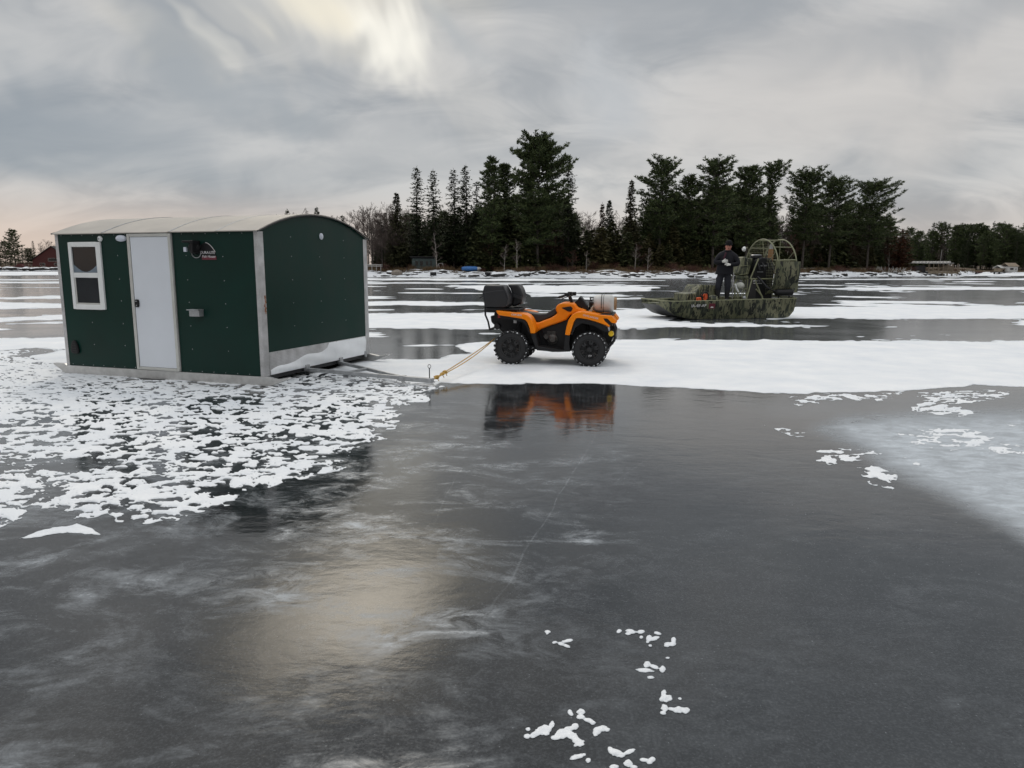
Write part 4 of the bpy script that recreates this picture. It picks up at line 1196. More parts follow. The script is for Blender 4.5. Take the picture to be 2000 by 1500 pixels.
M_BOX = mat('black_cargo_fabric', (0.014, 0.015, 0.018), 0.42, var=0.3, vscale=5, bump=0.004, bscale=7)
M_BOX2 = mat('worn_black_fabric', (0.035, 0.036, 0.04), 0.6, var=0.3, vscale=6)
bx0 = on_quad((Ac(400, 0)[0], 0, zq + 0.014))
BOX = empty('cargo_box', bx0, R(-10.8)); tag(BOX, 'padded black cargo box on the rear rack of the orange quad', 'cargo box')
ox = Ac(400, 0)[0]; P = lambda X, Y: (Ac(X, Y)[0] - ox, Ac(X, Y)[1] - zq - 0.014)
m = MB(); m.prism([P(*p) for p in ((190, 135), (215, 45), (240, 38), (440, 42), (480, 110), (510, 190), (500, 290), (470, 320), (225, 318), (200, 210))], -0.42, 0.05)
m.build('box_body', M_BOX, BOX, bevel=0.03, segs=3, smooth=50)
m = MB(); m.prism([P(*p) for p in ((430, 36), (565, 36), (600, 90), (628, 170), (610, 270), (520, 310), (480, 300), (505, 190), (470, 90))], 0.02, 0.42); m.build('box_backrest', M_BOX, BOX, bevel=0.03, segs=3, smooth=50)
m = MB(); m.prism([P(*p) for p in ((200, 128), (300, 112), (445, 95), (460, 105), (300, 126), (200, 142))], -0.428, -0.30); m.build('box_seam', M_BOX2, BOX, bevel=0.004)
m = MB(); m.tube([Vector((P(440, 50)[0], -0.424, P(440, 50)[1])), Vector((P(480, 120)[0], -0.424, P(480, 120)[1])), Vector((P(508, 195)[0], -0.424, P(508, 195)[1])), Vector((P(490, 290)[0], -0.424, P(490, 290)[1]))], 0.012, 6); m.build('box_piping', M_BOX2, BOX, smooth=50)
m = MB(); m.bar((P(505, 170)[0], 0.0, P(505, 170)[1]), (P(620, 205)[0], -0.02, P(620, 205)[1]), 0.02, 0.05); m.build('box_strap', M_BOX2, BOX); m = MB(); m.bar((P(195, 165)[0], -0.2, P(195, 165)[1]), (P(125, 205)[0], -0.24, P(125, 205)[1]), 0.012, 0.02); m.build('box_strap', M_BOX2, BOX)

# propane cylinder lying on the front rack
M_TANK = mat('grimy_white_paint', (0.58, 0.57, 0.55), 0.45, var=0.14, vscale=7)
M_TANKR = mat('rusty_grime', (0.36, 0.22, 0.11), 0.7, var=0.35, vscale=12)
tx = Ac(1610, 0)[0]; tz = zr + 0.158
TK = empty('gas_cylinder', on_quad((tx, 0, zr + 0.004)), R(-10.8)); tag(TK, 'grey-white gas cylinder lying on the front rack of the quad', 'gas cylinder')
def Tp(X, Y): return (Ac(X, Y)[0] - tx, Ac(X, Y)[1] - zr - 0.004)
m = MB(); rT = 0.150; cz = 0.152
pr = [(0.02, -0.205), (0.07, -0.195), (0.12, -0.165), (0.145, -0.12), (rT, -0.07), (rT, 0.09), (0.146, 0.13), (0.12, 0.165), (0.09, 0.18), (0.0, 0.185)]
m.lathe(pr, (0, 0, cz), 'X', 30); m.build('shell', M_TANK, TK, smooth=50)
m = MB(); m.lathe([(rT + 0.0015, -0.004), (rT + 0.003, -0.003), (rT + 0.003, 0.003), (rT + 0.0015, 0.004)], (0.0, 0, cz), 'X', 30); m.build('seam', M_DARK, TK)
m = MB()
for q0 in (0.4, 2.5, 4.6):
    pts = [(-0.235, 0.105 * math.cos(q0 + k * 0.2), cz + 0.105 * math.sin(q0 + k * 0.2)) for k in range(9)]
    pts2 = [(-0.175, p[1], p[2]) for p in pts]
    m.tube(pts, 0.010, 6); m.tube([pts[0], (-0.17, *pts[0][1:])], 0.010, 6); m.tube([pts[-1], (-0.17, *pts[-1][1:])], 0.010, 6)
m.build('valve_collar', M_DARK, TK)
m = MB(); m.tube([(-0.19, 0, cz), (-0.245, 0, cz)], 0.022, 8); m.tube([(-0.23, 0, cz), (-0.23, -0.04, cz + 0.02)], 0.014, 8); m.build('valve', M_ENGINE, TK)
m = MB(); m.lathe([(0.105, 0.165), (0.105, 0.212), (0.098, 0.212), (0.098, 0.165)], (0, 0, cz), 'X', 24); m.build('foot_ring', M_TANKR, TK, smooth=40)
m = MB(); m.bar((-0.04, -0.155, 0.0), (-0.05, -0.05, cz * 2 + 0.0), 0.006, 0.02); m.tube([(-0.035 + 0.0 * k, -0.155 * math.cos(k * math.pi / 12), cz + 0.155 * math.sin(k * math.pi / 12)) for k in range(13)], 0.006, 5)
m2 = MB(); m2.tube([(-0.035, -0.155 * math.cos(k * math.pi / 12), cz + 0.155 * math.sin(k * math.pi / 12)) for k in range(-2, 15)], 0.006, 5); m2.build('lashing_strap', M_BLACK, TK)
# folded pale hose bundle beside the cylinder
bp_ = on_quad((Ac(1470, 0)[0], -0.05, zr + 0.004))
HB = empty('hose_bundle', bp_, R(-10.8)); tag(HB, 'pale coiled hose between the dash and the gas cylinder on the quad', 'hose')
m = MB()
for k in range(3):
    m.tube([(0.035 * math.cos(q) - 0.02 + 0.012 * k, 0.09 * math.sin(q), 0.075 + 0.055 * math.sin(q + 0.8 * k)) for q in [j * math.pi / 8 for j in range(16)]], 0.014, 7, closed=True)
m.build('coil', mat('pale_hose', (0.42, 0.37, 0.30), 0.6, var=0.3), HB, smooth=60)
m = MB(); m.box((0.0, -0.06, 0.165), (0.07, 0.05, 0.035)); m.bar((0, -.06, .15), (0, -.06, .06), .02); m.build('nozzle', M_BLACK, HB, bevel=0.005)

# ------------------------------------------------------------------ camouflaged airboat
def camo():
    m = bpy.data.materials.new('grass_camouflage'); m.use_nodes = True
    t = m.node_tree; b = bsdf(m)
    co = nd(t, 'ShaderNodeTexCoord').outputs['Object']
    mpn = nd(t, 'ShaderNodeMapping'); mpn.inputs['Rotation'].default_value = (0, R(28), 0); mpn.inputs['Scale'].default_value = (4.2, 3.4, 1.5); t.links.new(co, mpn.inputs[0])
    n1 = noise_n(t, mpn.outputs[0], 1.2, 4, 0.6, 1.2); n2 = noise_n(t, mpn.outputs[0], 2.6, 4, 0.6, 0.8); n3 = noise_n(t, co, 1.1, 3)
    c = mixc(t, maprange(t, n3, 0.35, 0.65), (0.10, 0.108, 0.055), (0.21, 0.205, 0.125))
    c = mixc(t, maprange(t, n1, 0.50, 0.56), c, (0.042, 0.050, 0.030))
    c = mixc(t, maprange(t, n2, 0.53, 0.57), c, (0.010, 0.012, 0.009))
    t.links.new(c, b.inputs['Base Color']); b.inputs['Roughness'].default_value = 0.55
    return m


M_CAMO = camo()
M_KHAKI = mat('khaki_painted_tube', (0.22, 0.225, 0.13), 0.5, var=0.15)
M_HULLB = mat('scuffed_dark_hull', (0.035, 0.035, 0.036), 0.45, 0.2, var=0.4, vscale=3)
M_ENGB = mat('black_engine', (0.012, 0.012, 0.014), 0.5, 0.3, var=0.4, vscale=10)
M_STEEL = mat('bright_steel', (0.55, 0.55, 0.56), 0.3, 0.8, var=0.2)
M_WOODP = mat('brown_blade', (0.30, 0.15, 0.06), 0.4, var=0.2)
M_PALE = mat('pale_canister', (0.50, 0.50, 0.45), 0.5, var=0.2)
M_ORG2 = mat('orange_red_plastic', (0.62, 0.09, 0.02), 0.4, var=0.2)
BOAT = empty('airboat', (7.388, 24.343, 0.008), R(15)); tag(BOAT, 'camouflaged airboat with a caged propeller resting on the ice', 'airboat')
SEC = [(-2.94, 0.70, 0.60, 0.47, 0.61), (-2.86, 0.82, 0.66, 0.40, 0.595), (-2.72, 0.93, 0.76, 0.29, 0.585), (-2.46, 1.0, 0.82, 0.14, 0.58), (-2.08, 1.02, 0.87, 0.035, 0.585), (-1.6, 1.02, 0.88, 0.0, 0.59), (0.0, 1.02, 0.88, 0.0, 0.62), (1.55, 1.02, 0.88, 0.0, 0.64), (1.75, 1.02, 0.88, 0.04, 0.645), (1.90, 1.02, 0.90, 0.22, 0.65)]
m = MB(); rings = []
for (x, ht, hb_, zb, zs) in SEC:
    zm = zb + (zs - zb) * 0.45; hm = hb_ + (ht - hb_) * 0.6
    rings.append([(x, -ht, zs), (x, -hm, zm), (x, -hb_, zb), (x, 0, zb - 0.0), (x, hb_, zb), (x, hm, zm), (x, ht, zs), (x, ht - 0.05, zs), (x, ht - 0.06, zs - 0.10), (x, 0, zs - 0.10), (x, -ht + 0.06, zs - 0.10), (x, -ht + 0.05, zs)])
m.loft(rings); hull = m.build('hull', M_CAMO, BOAT, smooth=28)
m = MB()
for sd in (-1, 1):
    m = MB(); m.tube([(x, sd * (ht - 0.02), zs + 0.006) for (x, ht, hb_, zb, zs) in SEC], 0.018, 7); m.build('gunwale', M_KHAKI, BOAT, smooth=50)
m = MB(); m.tube([(-2.94, y, 0.616) for y in (-0.68, 0, 0.68)], 0.018, 7); m.tube([(-2.91, -0.74, 0.61), (-2.87, -0.72, 0.69), (-2.83, -0.78, 0.60)], 0.012, 6); m.build('bow_rail', M_KHAKI, BOAT)
m = MB(); rings = []
for (x, ht, hb_, zb, zs) in SEC[:8]:
    rings.append([(x, -hb_ - 0.004, zb + 0.03), (x, -hb_, zb - 0.004), (x, 0, zb - 0.006), (x, hb_, zb - 0.004), (x, hb_ + 0.004, zb + 0.03)])
m.loft(rings, closed=False); m.build('bottom_skin', M_HULLB, BOAT, smooth=40)
text_mesh('registration_number', 'IA-4IF-AP', 0.135, M_PRINT, BOAT, frame_matrix((-1.72, -1.018, 0.44), (1, 0.0, 0.02), (0, -0.17, 1)), extrude=0.004)
MB().box((-1.235, -0.996, 0.43), (0.22, 0.02, 0.16), Matrix.Rotation(R(9.8), 3, 'X')).build('decal', M_MAROON, BOAT)
m = MB(); m.prism([(-1.29, 0.375), (-1.18, 0.375), (-1.20, 0.41), (-1.27, 0.41)], -1.006, -0.985); m.build('decal_mark', M_PRINT, BOAT)
# slanted front housing
m = MB(); m.prism([(-1.78, 0.56), (-1.76, 0.80), (-1.46, 0.83), (-1.27, 1.10), (-0.72, 1.08), (-0.66, 0.56)], -0.32, 0.62); m.build('bow_housing', M_CAMO, BOAT, bevel=0.02)
m = MB(); m.blob((-0.98, -0.62, 0.64), (0.20, 0.16, 0.13), 10, 7, 0.08, random.Random(2)); m.build('bow_bag', M_CAMO, BOAT, smooth=60)
# helm seat
m = MB(); m.prism([(0.20, 1.96), (0.24, 2.02), (0.36, 2.02), (0.42, 1.94), (0.50, 1.50), (0.46, 1.42), (0.18, 1.40), (0.12, 1.46)], -0.34, 0.24); m.build('seat_back', M_CAMO, BOAT, bevel=0.04, segs=3, smooth=50)
m = MB(); m.prism([(0.40, 2.0), (0.80, 1.97), (0.62, 1.35), (0.50, 1.33)], -0.10, 0.50); m.build('seat_back', M_CAMO, BOAT, bevel=0.03, segs=3, smooth=50)
m = MB(); m.box((0.22, -0.02, 1.33), (0.56, 0.62, 0.13)); m.build('seat_cushion', M_CAMO, BOAT, bevel=0.04, segs=3, smooth=50)
m = MB()
for x, y in ((0.0, -0.3), (0.0, 0.26), (0.46, -0.3), (0.46, 0.26)): m.tube([(x, y, 0.53), (x + 0.02, y, 1.29)], 0.02, 7)
m.tube([(0.0, -0.3, 0.95), (0.46, -0.3, 0.95)], 0.016, 6); m.tube([(0.0, -0.3, 1.28), (0.46, -0.3, 1.28), (0.46, .26, 1.28), (0, .26, 1.28)], 0.018, 6, closed=True); m.build('seat_stand', M_KHAKI, BOAT)
m = MB(); m.tube([(0.13, -0.36, 1.72), (0.42, -0.36, 1.73), (0.36, -0.37, 1.45), (0.10, -0.37, 1.43)], 0.012, 6); m.build('arm_rest', M_KHAKI, BOAT)
m = MB(); m.tube([(-0.18, -0.46, 0.55), (-0.17, -0.46, 1.50)], 0.016, 6); m.tube([(-0.18, -0.46, 1.0), (-0.24, -0.47, 1.25), (-0.17, -0.46, 1.42)], 0.012, 6); m.build('control_stick', M_STEEL, BOAT)
# engine on its stand
m = MB(); m.prism([(0.74, 1.30), (0.70, 1.62), (0.78, 1.92), (0.98, 2.0), (1.34, 1.98), (1.50, 1.70), (1.48, 1.30)], -0.30, 0.30); en = m.build('engine', M_ENGB, BOAT, bevel=0.03)
m = MB(); m.lathe([(0.19, 1.98), (0.20, 2.04), (0.18, 2.08), (0.0, 2.085)], (0.95, 0, 0), 'Z', 18); m.build('air_cleaner', M_ENGB, en, smooth=40)
m = MB(); m.lathe([(0.185, 2.082), (0.17, 2.096), (0.0, 2.10)], (0.95, 0, 0), 'Z', 18); m.build('air_cleaner_lid', M_STEEL, en, smooth=40)
for k, (x, z) in enumerate(((0.82, 1.80), (1.0, 1.82), (1.18, 1.82), (1.34, 1.78))):
    m = MB(); m.tube([(x, -0.30, z), (x - 0.02, -0.38, z - 0.06), (x + 0.04, -0.40, z - 0.22)], 0.028, 8); m.build('header_pipe', M_DARK, en, smooth=50)
m = MB(); m.box((1.08, -0.315, 1.73), (0.30, 0.03, 0.05)); m.box((0.92, -0.315, 1.52), (0.22, 0.03, 0.02)); m.build('valve_cover', M_GALV, en) if False else tag(m.build('valve_trim', M_GALV, en), kind='stuff')
MB().box((1.12, 0, 0.92), (0.62, 0.66, 0.74)).build('engine_tray', M_ENGB, BOAT, bevel=0.02)
for pts in ([(0.26, -0.62, 0.63), (0.56, -0.42, 1.30)], [(0.88, -0.62, 0.63), (0.66, -0.42, 1.28)], [(0.50, -0.42, 1.29), (1.45, -0.42, 1.29)], [(1.62, -0.62, 0.63), (1.42, -0.42, 1.29)], [(0.26, 0.62, 0.63), (0.56, 0.42, 1.30)], [(1.62, 0.62, 0.63), (1.42, 0.42, 1.29)], [(0.82, -0.34, 1.96), (0.50, -0.40, 1.28)], [(0.62, -0.60, 0.95), (0.88, -0.60, 0.70)]):
    m = MB(); m.tube(pts, 0.024, 8); m.build('stand_tube', M_KHAKI, BOAT, smooth=50)
m = MB(); m.tube([(0.60, -0.44, 1.22), (0.95, -0.44, 1.22)], 0.022, 8); m.tube([(0.60, -0.44, 1.14), (0.98, -0.44, 1.14)], 0.016, 8); tag(m.build('fuel_rail', M_STEEL, BOAT, smooth=50), kind='stuff')
m = MB(); m.tube([(0.76, -0.42, 1.36), (0.84, -0.56, 1.22), (0.95, -0.70, 1.02), (1.26, -0.80, 0.86)], 0.038, 9); m.build('exhaust_pipe', M_DARK, BOAT, smooth=50)
m = MB(); m.lathe([(0.0, 1.22), (0.08, 1.22), (0.115, 1.26), (0.115, 1.84), (0.08, 1.88), (0.0, 1.88)], (0, -0.80, 0.85), 'X', 16); m.build('muffler', M_ENGB, BOAT, smooth=40)
m = MB()
for x in (1.36, 1.76): m.bar((x, -0.80, 0.62), (x, -0.80, 0.76), 0.03)
tag(m.build('muffler_bracket', M_DARK, BOAT), kind='stuff')
m = MB(); m.blob((0.12, -0.42, 1.06), (0.15, 0.14, 0.12), 12, 8); m.tube([(0.0, -0.42, 1.06), (-0.12, -0.44, 1.02)], 0.03, 8); m.build('fuel_filter', M_PALE, BOAT, smooth=60)
m = MB(); m.tube([(-0.13, -0.5, 1.13), (-0.08, -0.52, 0.98), (0.0, -0.52, 0.86)], 0.035, 8); m.build('white_hose', M_VINYL, BOAT, smooth=60)
m = MB(); rg = random.Random(5)
for k in range(16):
    x = rg.uniform(-0.12, 0.36); m.tube([(x, -0.55 + rg.uniform(-.08, .1), 0.55), (x + rg.uniform(-.05, .05), -0.55, rg.uniform(0.78, 0.96))], 0.009, 5)
tag(m.build('cable_loom', M_KHAKI, BOAT), kind='stuff')
m = MB(); m.blob((0.15, -0.66, 0.66), (0.07, 0.06, 0.08), 8, 6); m.build('valve_bulb', M_GALV, BOAT, smooth=60)
# cage, shields, rudders, propeller
CX, CZp, CRr = 1.50, 1.66, 0.955
for x in (1.16, 1.86):
    m = MB(); m.tube([(x, CRr * math.cos(q), CZp + CRr * math.sin(q)) for q in [2 * math.pi * k / 48 for k in range(48)]], 0.022, 8, closed=True); m.build('cage_hoop', M_KHAKI, BOAT, smooth=60)
for k in range(12):
    q = 2 * math.pi * k / 12 + 0.26
    m = MB(); m.tube([(1.16, CRr * math.cos(q), CZp + CRr * math.sin(q)), (1.86, CRr * math.cos(q), CZp + CRr * math.sin(q))], 0.014, 7); m.build('cage_bar', M_KHAKI, BOAT, smooth=60)
for q in (0.6, 1.57, 2.54):
    m = MB(); m.tube([(1.16, CRr * math.cos(q), CZp + CRr * math.sin(q)), (1.30, 0.12 * math.cos(q), CZp + 0.12 * math.sin(q))], 0.013, 7); m.build('cage_spoke', M_KHAKI, BOAT, smooth=60)
    m = MB(); m.tube([(1.86, CRr * math.cos(q), CZp + CRr * math.sin(q)), (1.86, 0.3 * math.cos(q), CZp + 0.1)], 0.013, 7); m.build('cage_spoke', M_KHAKI, BOAT, smooth=60)
m = MB(); m.tube([(1.86, -CRr * .97, 1.93), (1.86, CRr * .97, 1.93)], 0.014, 7); m.build('cage_spoke', M_KHAKI, BOAT)
m = MB()
for k in range(1, 22):
    y = -CRr + 2 * CRr * k / 22; h = math.sqrt(max(0, CRr ** 2 - y * y))
    m.tube([(1.16, y, CZp - h), (1.16, y, CZp + h)], 0.0028, 4)
    m.tube([(1.16, -h, CZp + y), (1.16, h, CZp + y)], 0.0028, 4)
for k in range(9):
    q = -0.1 + (math.pi + 0.2) * k / 8
tag(m.build('guard_mesh', M_KHAKI, BOAT), kind='stuff')
for sd in (-1, 1):
    m = MB(); rings = []
    for k in range(9):
        z = 0.80 + 1.07 * k / 8
        y = sd * (0.30 + math.sqrt(max(0.0, (CRr + 0.04) ** 2 - (z - CZp) ** 2)) * 0.70)
        rings.append([(1.06, y, z), (1.98, y, z), (1.98, y + sd * 0.012, z), (1.06, y + sd * 0.012, z)])
    m.loft(rings); m.build('side_shield', M_CAMO, BOAT, smooth=40)
    m = MB(); m.prism([(2.02, 0.84), (2.40, 0.82), (2.42, 1.82), (2.36, 1.86), (2.04, 1.86)], sd * 0.36 - 0.015, sd * 0.36 + 0.015); m.build('rudder', M_CAMO, BOAT, bevel=0.008)
m = MB(); m.tube([(1.90, -0.36, 0.66), (2.02, -0.36, 1.9)], 0.02, 7); m.tube([(1.90, 0.36, 0.66), (2.02, 0.36, 1.9)], 0.02, 7); m.bar((1.88, -0.9, 0.68), (1.88, 0.9, 0.68), 0.05, 0.05); m.tube([(1.86, -.3, 1.93), (2.02, -.36, 1.9), (2.02, .36, 1.9), (1.86, .3, 1.93)], .016, 6); m.build('rudder_post', M_KHAKI, BOAT)
PR = empty('propeller', (CX, 0, CZp), 0, BOAT)
m = MB(); m.lathe([(0.0, -0.10), (0.06, -0.09), (0.08, -0.03), (0.08, 0.06), (0.0, 0.08)], (0, 0, 0), 'X', 14); m.build('hub', M_STEEL, PR, smooth=40)
for k in range(3):
    q = R(92) + k * 2 * math.pi / 3
    rot = Matrix.Rotation(q - math.pi / 2, 3, 'X'); rings = []; tip = []
    for (z, ch, th, tw) in ((0.05, 0.09, 0.045, 55), (0.15, 0.15, 0.035, 48), (0.35, 0.19, 0.022, 40), (0.52, 0.18, 0.016, 34), (0.64, 0.155, 0.012, 30), (0.76, 0.12, 0.010, 27), (0.82, 0.05, 0.006, 26)):
        c, s_ = math.cos(R(tw)), math.sin(R(tw)); pts = []
        for (a, b) in ((-ch / 2, 0), (-ch / 4, th / 2), (ch / 4, th / 2), (ch / 2, 0), (ch / 4, -th / 2), (-ch / 4, -th / 2)):
            pts.append(rot @ Vector((-a * s_ + b * c, a * c + b * s_, z)))
        rings.append(pts)
    m = MB(); m.loft(rings[:5]); m.build('blade', M_WOODP, PR, smooth=50)
    m = MB(); m.loft(rings[4:]); m.build('blade_tip', M_GALV, PR, smooth=50)
# work lamp on a stalk
m = MB(); m.lathe([(0.0, -0.05), (0.05, -0.05), (0.085, 0.0), (0.085, 0.02), (0.0, 0.03)], (0.27, -0.3, 2.27), 'X', 14); lp = m.build('work_lamp', M_VINYL, BOAT, smooth=40)
m = MB(); m.tube([(0.30, -0.3, 2.27), (0.40, -0.28, 2.34), (0.52, -0.2, 2.22), (0.60, -0.15, 2.0)], 0.010, 6); m.build('lamp_stalk', M_KHAKI, lp)

bl = BOAT.matrix_basis
REEL = empty('cable_reel', bl @ Vector((-1.36, -0.62, 0.50)), R(15)); tag(REEL, 'orange-red and black reel on the bow deck of the airboat', 'reel')
m = MB(); m.tube([(0.12 * math.cos(q) + 0.05, -0.05, 0.22 + 0.145 * math.sin(q)) for q in [2 * math.pi * k / 20 for k in range(20)]], 0.024, 7, closed=True); m.build('ring', M_BLACK, REEL, smooth=60)
m = MB(); m.box((0.10, 0, 0.22), (0.11, 0.10, 0.18)); m.box((-0.02, -0.02, 0.26), (0.08, 0.08, 0.07)); m.box((0.03, 0, 0.11), (0.16, 0.12, 0.04)); m.build('core', M_ORG2, REEL, bevel=0.01)
MB().box((-0.15, 0.0, 0.10), (0.14, 0.12, 0.19)).build('handle_block', M_ORG2, REEL, bevel=0.02)
MB().lathe([(0.05, 0.02), (0.06, 0.03), (0.06, 0.06), (0.0, 0.06)], (0.03, -0.02, 0.02), 'Z', 12).build('foot', M_PALE, REEL)

# ------------------------------------------------------------------ the person on the boat
M_JACK = mat('black_parka', (0.010, 0.010, 0.014), 0.75, var=0.35, vscale=5, bump=0.012, bscale=9, spec=0.25)
M_TROU = mat('dark_work_trousers', (0.022, 0.023, 0.030), 0.8, var=0.35, vscale=5, bump=0.012, bscale=8, spec=0.25)
M_BOOT = mat('black_boots', (0.015, 0.014, 0.014), 0.6, var=0.3)
M_SKIN = mat('ruddy_skin', (0.46, 0.19, 0.14), 0.55, var=0.1)
M_KNIT = mat('black_knit', (0.010, 0.010, 0.011), 0.9, var=0.3, bump=0.004, bscale=60, spec=0.2)
M_GLOVE = mat('off_white_glove', (0.62, 0.61, 0.58), 0.8, var=0.1, bump=0.002, bscale=50)
M_MAR2 = mat('plum_lining', (0.05, 0.010, 0.022), 0.8, var=0.2)
pf = bl @ Vector((-0.52, -0.50, 0.515))
PERS = empty('person', pf, R(-14)); tag(PERS, 'person in black parka, beanie and pale gloves standing arms folded on the airboat', 'person')
J = {}; pv = []; pe = []; prd = []


def jt(name, p, r_, link=None):
    J[name] = len(pv); pv.append(p); prd.append(r_ if isinstance(r_, tuple) else (r_, r_))
    if link: pe.append((J[link], J[name]))


jt('pelvis', (-0.02, 0, 1.00), (0.185, 0.14))
jt('waist', (0.0, 0.0, 1.20), (0.20, 0.155), 'pelvis'); jt('chest', (0.03, 0.0, 1.44), (0.215, 0.155), 'waist'); jt('collar', (0.05, 0.01, 1.60), (0.14, 0.11), 'chest')
jt('neck', (0.06, 0.0, 1.69), 0.072, 'collar'); jt('jaw', (0.065, -0.03, 1.76), (0.080, 0.085), 'neck'); jt('brow', (0.07, -0.02, 1.85), (0.090, 0.105), 'jaw'); jt('crown', (0.075, 0.0, 1.94), (0.080, 0.09), 'brow')
for s_, nm in ((-1, 'r'), (1, 'l')):
    jt('hip' + nm, (-0.02 + s_ * 0.10, 0.0, 0.93), (0.135, 0.14), 'pelvis')
    jt('knee' + nm, (-0.045 + s_ * 0.15, -0.03, 0.54), (0.105, 0.11), 'hip' + nm)
    jt('calf' + nm, (-0.05 + s_ * 0.15, 0.01, 0.34), (0.095, 0.095), 'knee' + nm)
    jt('ankle' + nm, (-0.05 + s_ * 0.15, 0.02, 0.09), (0.068, 0.065), 'calf' + nm)
    jt('ball' + nm, (-0.08 + s_ * 0.15, -0.12, 0.055), (0.055, 0.045), 'ankle' + nm); jt('toe' + nm, (-0.095 + s_ * 0.155, -0.19, 0.045), (0.045, 0.036), 'ball' + nm)
jt('shr', (-0.18, 0.0, 1.54), (0.12, 0.115), 'collar'); jt('elr', (-0.335, -0.07, 1.29), 0.10, 'shr'); jt('wrr', (-0.08, -0.25, 1.33), 0.068, 'elr')
jt('shl', (0.28, 0.0, 1.53), (0.12, 0.115), 'collar'); jt('ell', (0.41, -0.08, 1.25), 0.10, 'shl'); jt('wrl', (0.12, -0.24, 1.24), 0.066, 'ell')
me = bpy.data.meshes.new('body'); me.from_pydata(pv, pe, [])
bo = bpy.data.objects.new('body', me); COL.objects.link(bo)
mod = bo.modifiers.new('skin', 'SKIN'); mod.use_smooth_shade = True
for i, sv in enumerate(me.skin_vertices[0].data):
    sv.radius = prd[i]; sv.use_root = (i == 0)
sb = bo.modifiers.new('sub', 'SUBSURF'); sb.levels = 2; sb.render_levels = 2
bpy.context.view_layer.update()
me2 = bpy.data.meshes.new_from_object(bo.evaluated_get(bpy.context.evaluated_depsgraph_get()))
bpy.data.objects.remove(bo)
me2.name = 'body'; me2.materials.clear()
for mm in (M_BOOT, M_TROU, M_JACK, M_SKIN): me2.materials.append(mm)
for p in me2.polygons:
    z = p.center.z; x = p.center.x; arm = (abs(x - 0.03) > 0.19 and z > 1.05) or (p.center.y < -0.14 and 1.1 < z < 1.5)
    p.material_index = 0 if z < 0.40 else 1 if z < 0.92 else 2 if (z < 1.70 or arm) else 3
    p.use_smooth = True
body = bpy.data.objects.new('body', me2); COL.objects.link(body); body.parent = PERS
# parka skirt and collar
m = MB(); n = 20; rings = []
for (z, rx, ry, cx) in ((0.92, 0.275, 0.20, -0.03), (1.0, 0.272, 0.20, -0.02), (1.12, 0.265, 0.195, -0.01), (1.30, 0.275, 0.195, 0.02), (1.46, 0.285, 0.185, 0.04), (1.58, 0.23, 0.15, 0.05), (1.66, 0.12, 0.11, 0.055)):
    rings.append([(cx + rx * math.cos(2 * math.pi * k / n) * (1 + .02 * math.sin(k * 3.1 + z * 9)), 0.0 + ry * math.sin(2 * math.pi * k / n), z) for k in range(n)])
m.loft(rings, cap=False); m.build('parka', M_JACK, PERS, smooth=60)
m = MB(); m.tube([(0.055 + 0.10 * math.cos(q), 0.0 + 0.095 * math.sin(q), 1.685 + 0.015 * math.sin(q)) for q in [2 * math.pi * k / 18 for k in range(18)]], 0.035, 8, closed=True); m.build('collar', M_JACK, PERS, smooth=60)
MB().prism([(-0.10, 1.42), (-0.05, 1.40), (0.02, 1.62), (-0.03, 1.64)], -0.185, -0.14).build('open_lapel', M_MAR2, PERS, bevel=0.01)
# face
m = MB(); m.blob((0.063, -0.125, 1.80), (0.016, 0.024, 0.026), 8, 6); m.build('nose', M_SKIN, PERS, smooth=60)
for s_ in (-1, 1):
    MB().blob((0.066 + s_ * 0.033, -0.108, 1.838), (0.013, 0.008, 0.007), 8, 5).build('eye', M_BLACK, PERS, smooth=60)
    MB().blob((0.066 + s_ * 0.092, -0.01, 1.81), (0.012, 0.022, 0.032), 8, 6).build('ear', M_SKIN, PERS, smooth=60)
MB().blob((0.062, -0.112, 1.757), (0.026, 0.008, 0.006), 8, 5).build('mouth', M_MAR2, PERS, smooth=60)
m = MB(); rings = []
for (z, k) in ((1.88, 1.0), (1.91, 1.06), (1.96, 1.0), (2.005, 0.80), (2.03, 0.45), (2.036, 0.1)):
    rings.append([(0.075 + 0.108 * k * math.cos(2 * math.pi * j / 18), -0.008 + 0.122 * k * math.sin(2 * math.pi * j / 18), z + 0.025 * math.sin(2 * math.pi * j / 18) * (1 if z < 1.95 else .3)) for j in range(18)])
m.loft(rings); hat = m.build('beanie', M_KNIT, PERS, smooth=60)
m = MB(); m.tube([(0.075 + 0.112 * math.cos(q), -0.008 + 0.126 * math.sin(q), 1.888 + 0.012 * math.sin(q)) for q in [2 * math.pi * k / 20 for k in range(20)]], 0.020, 7, closed=True); m.build('beanie_cuff', M_KNIT, hat, smooth=60)


